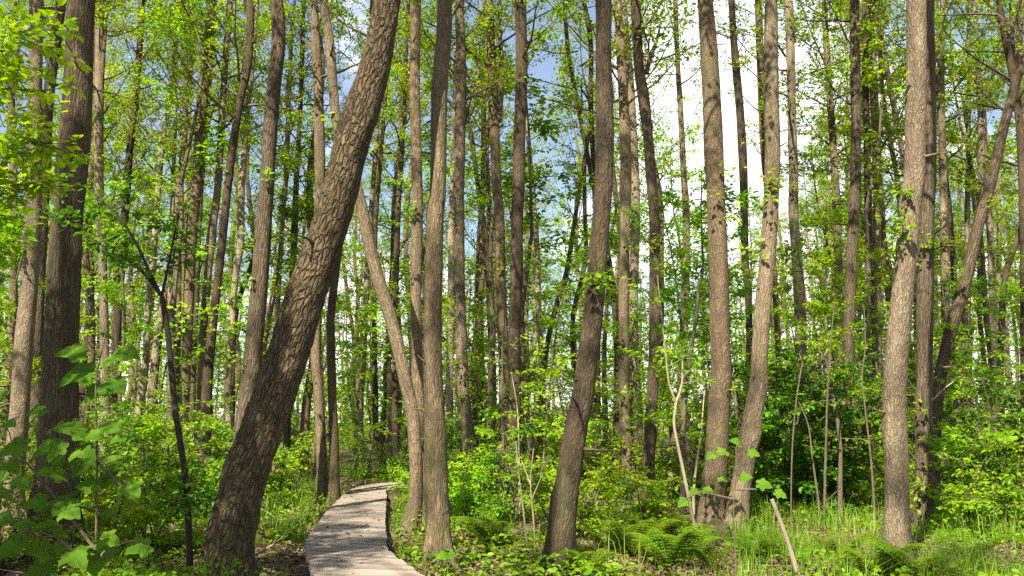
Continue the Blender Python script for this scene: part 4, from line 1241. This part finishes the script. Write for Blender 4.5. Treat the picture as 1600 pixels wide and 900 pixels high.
def maple_plant(label, d, stems, size, seed_leafs, leaf=M_MAPLE_LIT):
    """stems: pixel polylines from below; leaves: (px, py, size factor, heading deg)"""
    b = at(*stems[0][0], d)
    base = np.array([b.x, b.y, float(gh(b.x, b.y))])
    g, h = Geo(), Geo()
    P0 = None
    for k, pts in enumerate(stems):
        rows = [[*at(px, py, d), 0] for px, py in pts]
        if k == 0 and rows[0][2] > base[2]:
            rows.insert(0, [rows[0][0], rows[0][1], base[2] - 0.03, 0])
        S = spline(rows, 0.06)[:, :3]
        tube(g, S - base, np.linspace(0.009, 0.004, len(S)), 6)
        P0 = S if P0 is None else np.concatenate([P0, S])
    for px, py, sf, hd in seed_leafs:
        dd = d + rng.uniform(-0.25, 0.25)
        p = np.array(at(px, py, dd))
        a = math.radians(hd)
        ax = np.array([math.cos(a), -0.55 + rng.normal() * 0.2, math.sin(a) * 0.5 - 0.25])
        nr = unit(np.array([0.05 * rng.normal() + 0.1 * math.cos(a), -0.75, 0.75]))
        o = unit(ax) * size * sf * 0.45
        maple_leaf(h, p - o - base, ax, nr, size * sf, 0)
        j = int(np.argmin(np.linalg.norm(P0 - p, axis=1)))
        Q = spline([[*P0[j], 0], [*((P0[j] + p - o) / 2 + np.array([0, 0, 0.02])), 0], [*(p - o), 0]], 0.04)[:, :3]
        tube(g, Q - base, np.full(len(Q), 0.0025), 5)
    root = link("maple_seedling", g.build("maple_seedling", [M_TWIG]), None, base)
    link("foliage", h.build("foliage", [leaf]), root)
    return tag(root, label, "maple seedling")
maple_plant("large-leaved maple seedling in shade in front of the thick left trunk", 4.6,
            [[(150, 1010), (150, 860), (152, 700), (150, 600), (165, 520)], [(150, 860), (60, 745), (20, 700)], [(151, 720), (190, 760)], [(150, 900), (90, 840), (40, 830)], [(150, 880), (190, 850)]], 0.155,
            [(112, 550, .9, 150), (120, 585, 1.1, 200), (192, 552, 1.0, 20), (160, 520, .7, 100), (180, 600, .9, -30), (150, 612, .8, 230), (175, 665, .7, -60),
             (20, 700, .9, 190), (72, 700, .8, 210), (88, 715, .7, -20), (130, 705, .8, 10), (115, 725, .6, -60), (180, 745, .8, -20), (205, 765, .7, -40), (55, 785, .7, 180), (85, 790, .7, -10), (110, 800, .7, 0), (120, 870, .9, -30), (150, 880, .8, -70), (60, 890, .9, 200), (20, 850, .8, 180)] + [(float(rng.uniform(0, 215)), float(rng.uniform(640, 890)), float(rng.uniform(.5, .85)), float(rng.uniform(-80, 260))) for _ in range(34)], M_MAPLE_SHADED)
maple_plant("small maple seedling spreading flat leaves before the pair of trunks", 7.6,
            [[(1150, 930), (1149, 860), (1146, 800), (1150, 745), (1150, 700)], [(1147, 780), (1095, 770), (1070, 782)], [(1149, 765), (1190, 765), (1215, 772)]], 0.12,
            [(1128, 706, .9, 190), (1150, 690, .8, 120), (1178, 708, .8, 0), (1110, 712, .7, 210), (1085, 768, .8, 190), (1068, 785, .9, 200), (1105, 765, .7, 20), (1195, 757, 1.0, 10), (1220, 772, .8, -20), (1165, 745, .8, 40), (1128, 748, .7, 170)])
maple_plant("tiny maple seedling with pale leaves beside the boardwalk-side trunk's foot", 9.6,
            [[(700, 900), (698, 870)]], 0.11, [(690, 868, 1, 180), (704, 866, 1, 10), (698, 860, .8, 90)])
# bright overhanging branches at the upper left: a leaning young tree rooted just outside the picture
stem_thing("overhanging_sapling", "sunlit leafy sapling overhanging from the left edge at the upper left", "sapling", 7.6,
           [([(-150, 1100), (-130, 700), (-100, 420), (-70, 150), (-50, -60)], 14, 6),
            ([(-98, 400), (-40, 330), (20, 300), (80, 290)], 5, 2), ([(-85, 280), (-30, 190), (30, 160), (92, 170)], 5, 2),
            ([(-75, 180), (-20, 110), (40, 70), (80, 66)], 5, 2), ([(-88, 300), (-30, 255), (30, 225), (85, 225)], 5, 2), ([(-100, 430), (-40, 400), (10, 400), (60, 385)], 5, 2)],
           M_TWIG, (24, 15, 0.085, M_BRIGHT))

def stump(name, label, cat, px, py_base, d, w, h, m):
    x, y, z = ground_at(px, d)
    r = w * d / F / 2
    n = 9
    P = np.stack([np.zeros(n), np.zeros(n), np.linspace(-0.08, h, n)], -1)
    R = r * (1 + 0.6 * np.exp(-np.linspace(0, 3, n))) * 0.85
    g = Geo()
    def dsp(ang, ln, rad, bark):
        return 1 + 0.22 * np.sin(ang * 3 + 1)[None] * np.ones((len(ln), 1)) + rng.normal(size=(len(ln), len(ang))) * 0.05
    tube(g, P, R, 14, 0, dsp)
    v = g.v[0]
    top = v[-14:]
    top[:, 2] += rng.uniform(-0.4, 0.3, 14) * h * 0.5
    o = link(name, g.build(name, [m], False), None, (x, y, z))
    return tag(o, label, cat)
stump("tree_stump", "small dark stump at the boardwalk's far right edge", "stump", 622, 775, 19.3, 22, 0.22, M_BARK_DARK)
stump("rotten_stump", "rotten hollow mossy stump at the pair of trunks' shared foot", "stump", 1112, 835, 12.9, 40, 0.25, M_BARK_DARK)
stump("wood_chunk", "pale chunk of broken wood lying in front of the pair's right trunk", "wood", 1168, 850, 12.4, 30, 0.08, M_DEADWOOD)
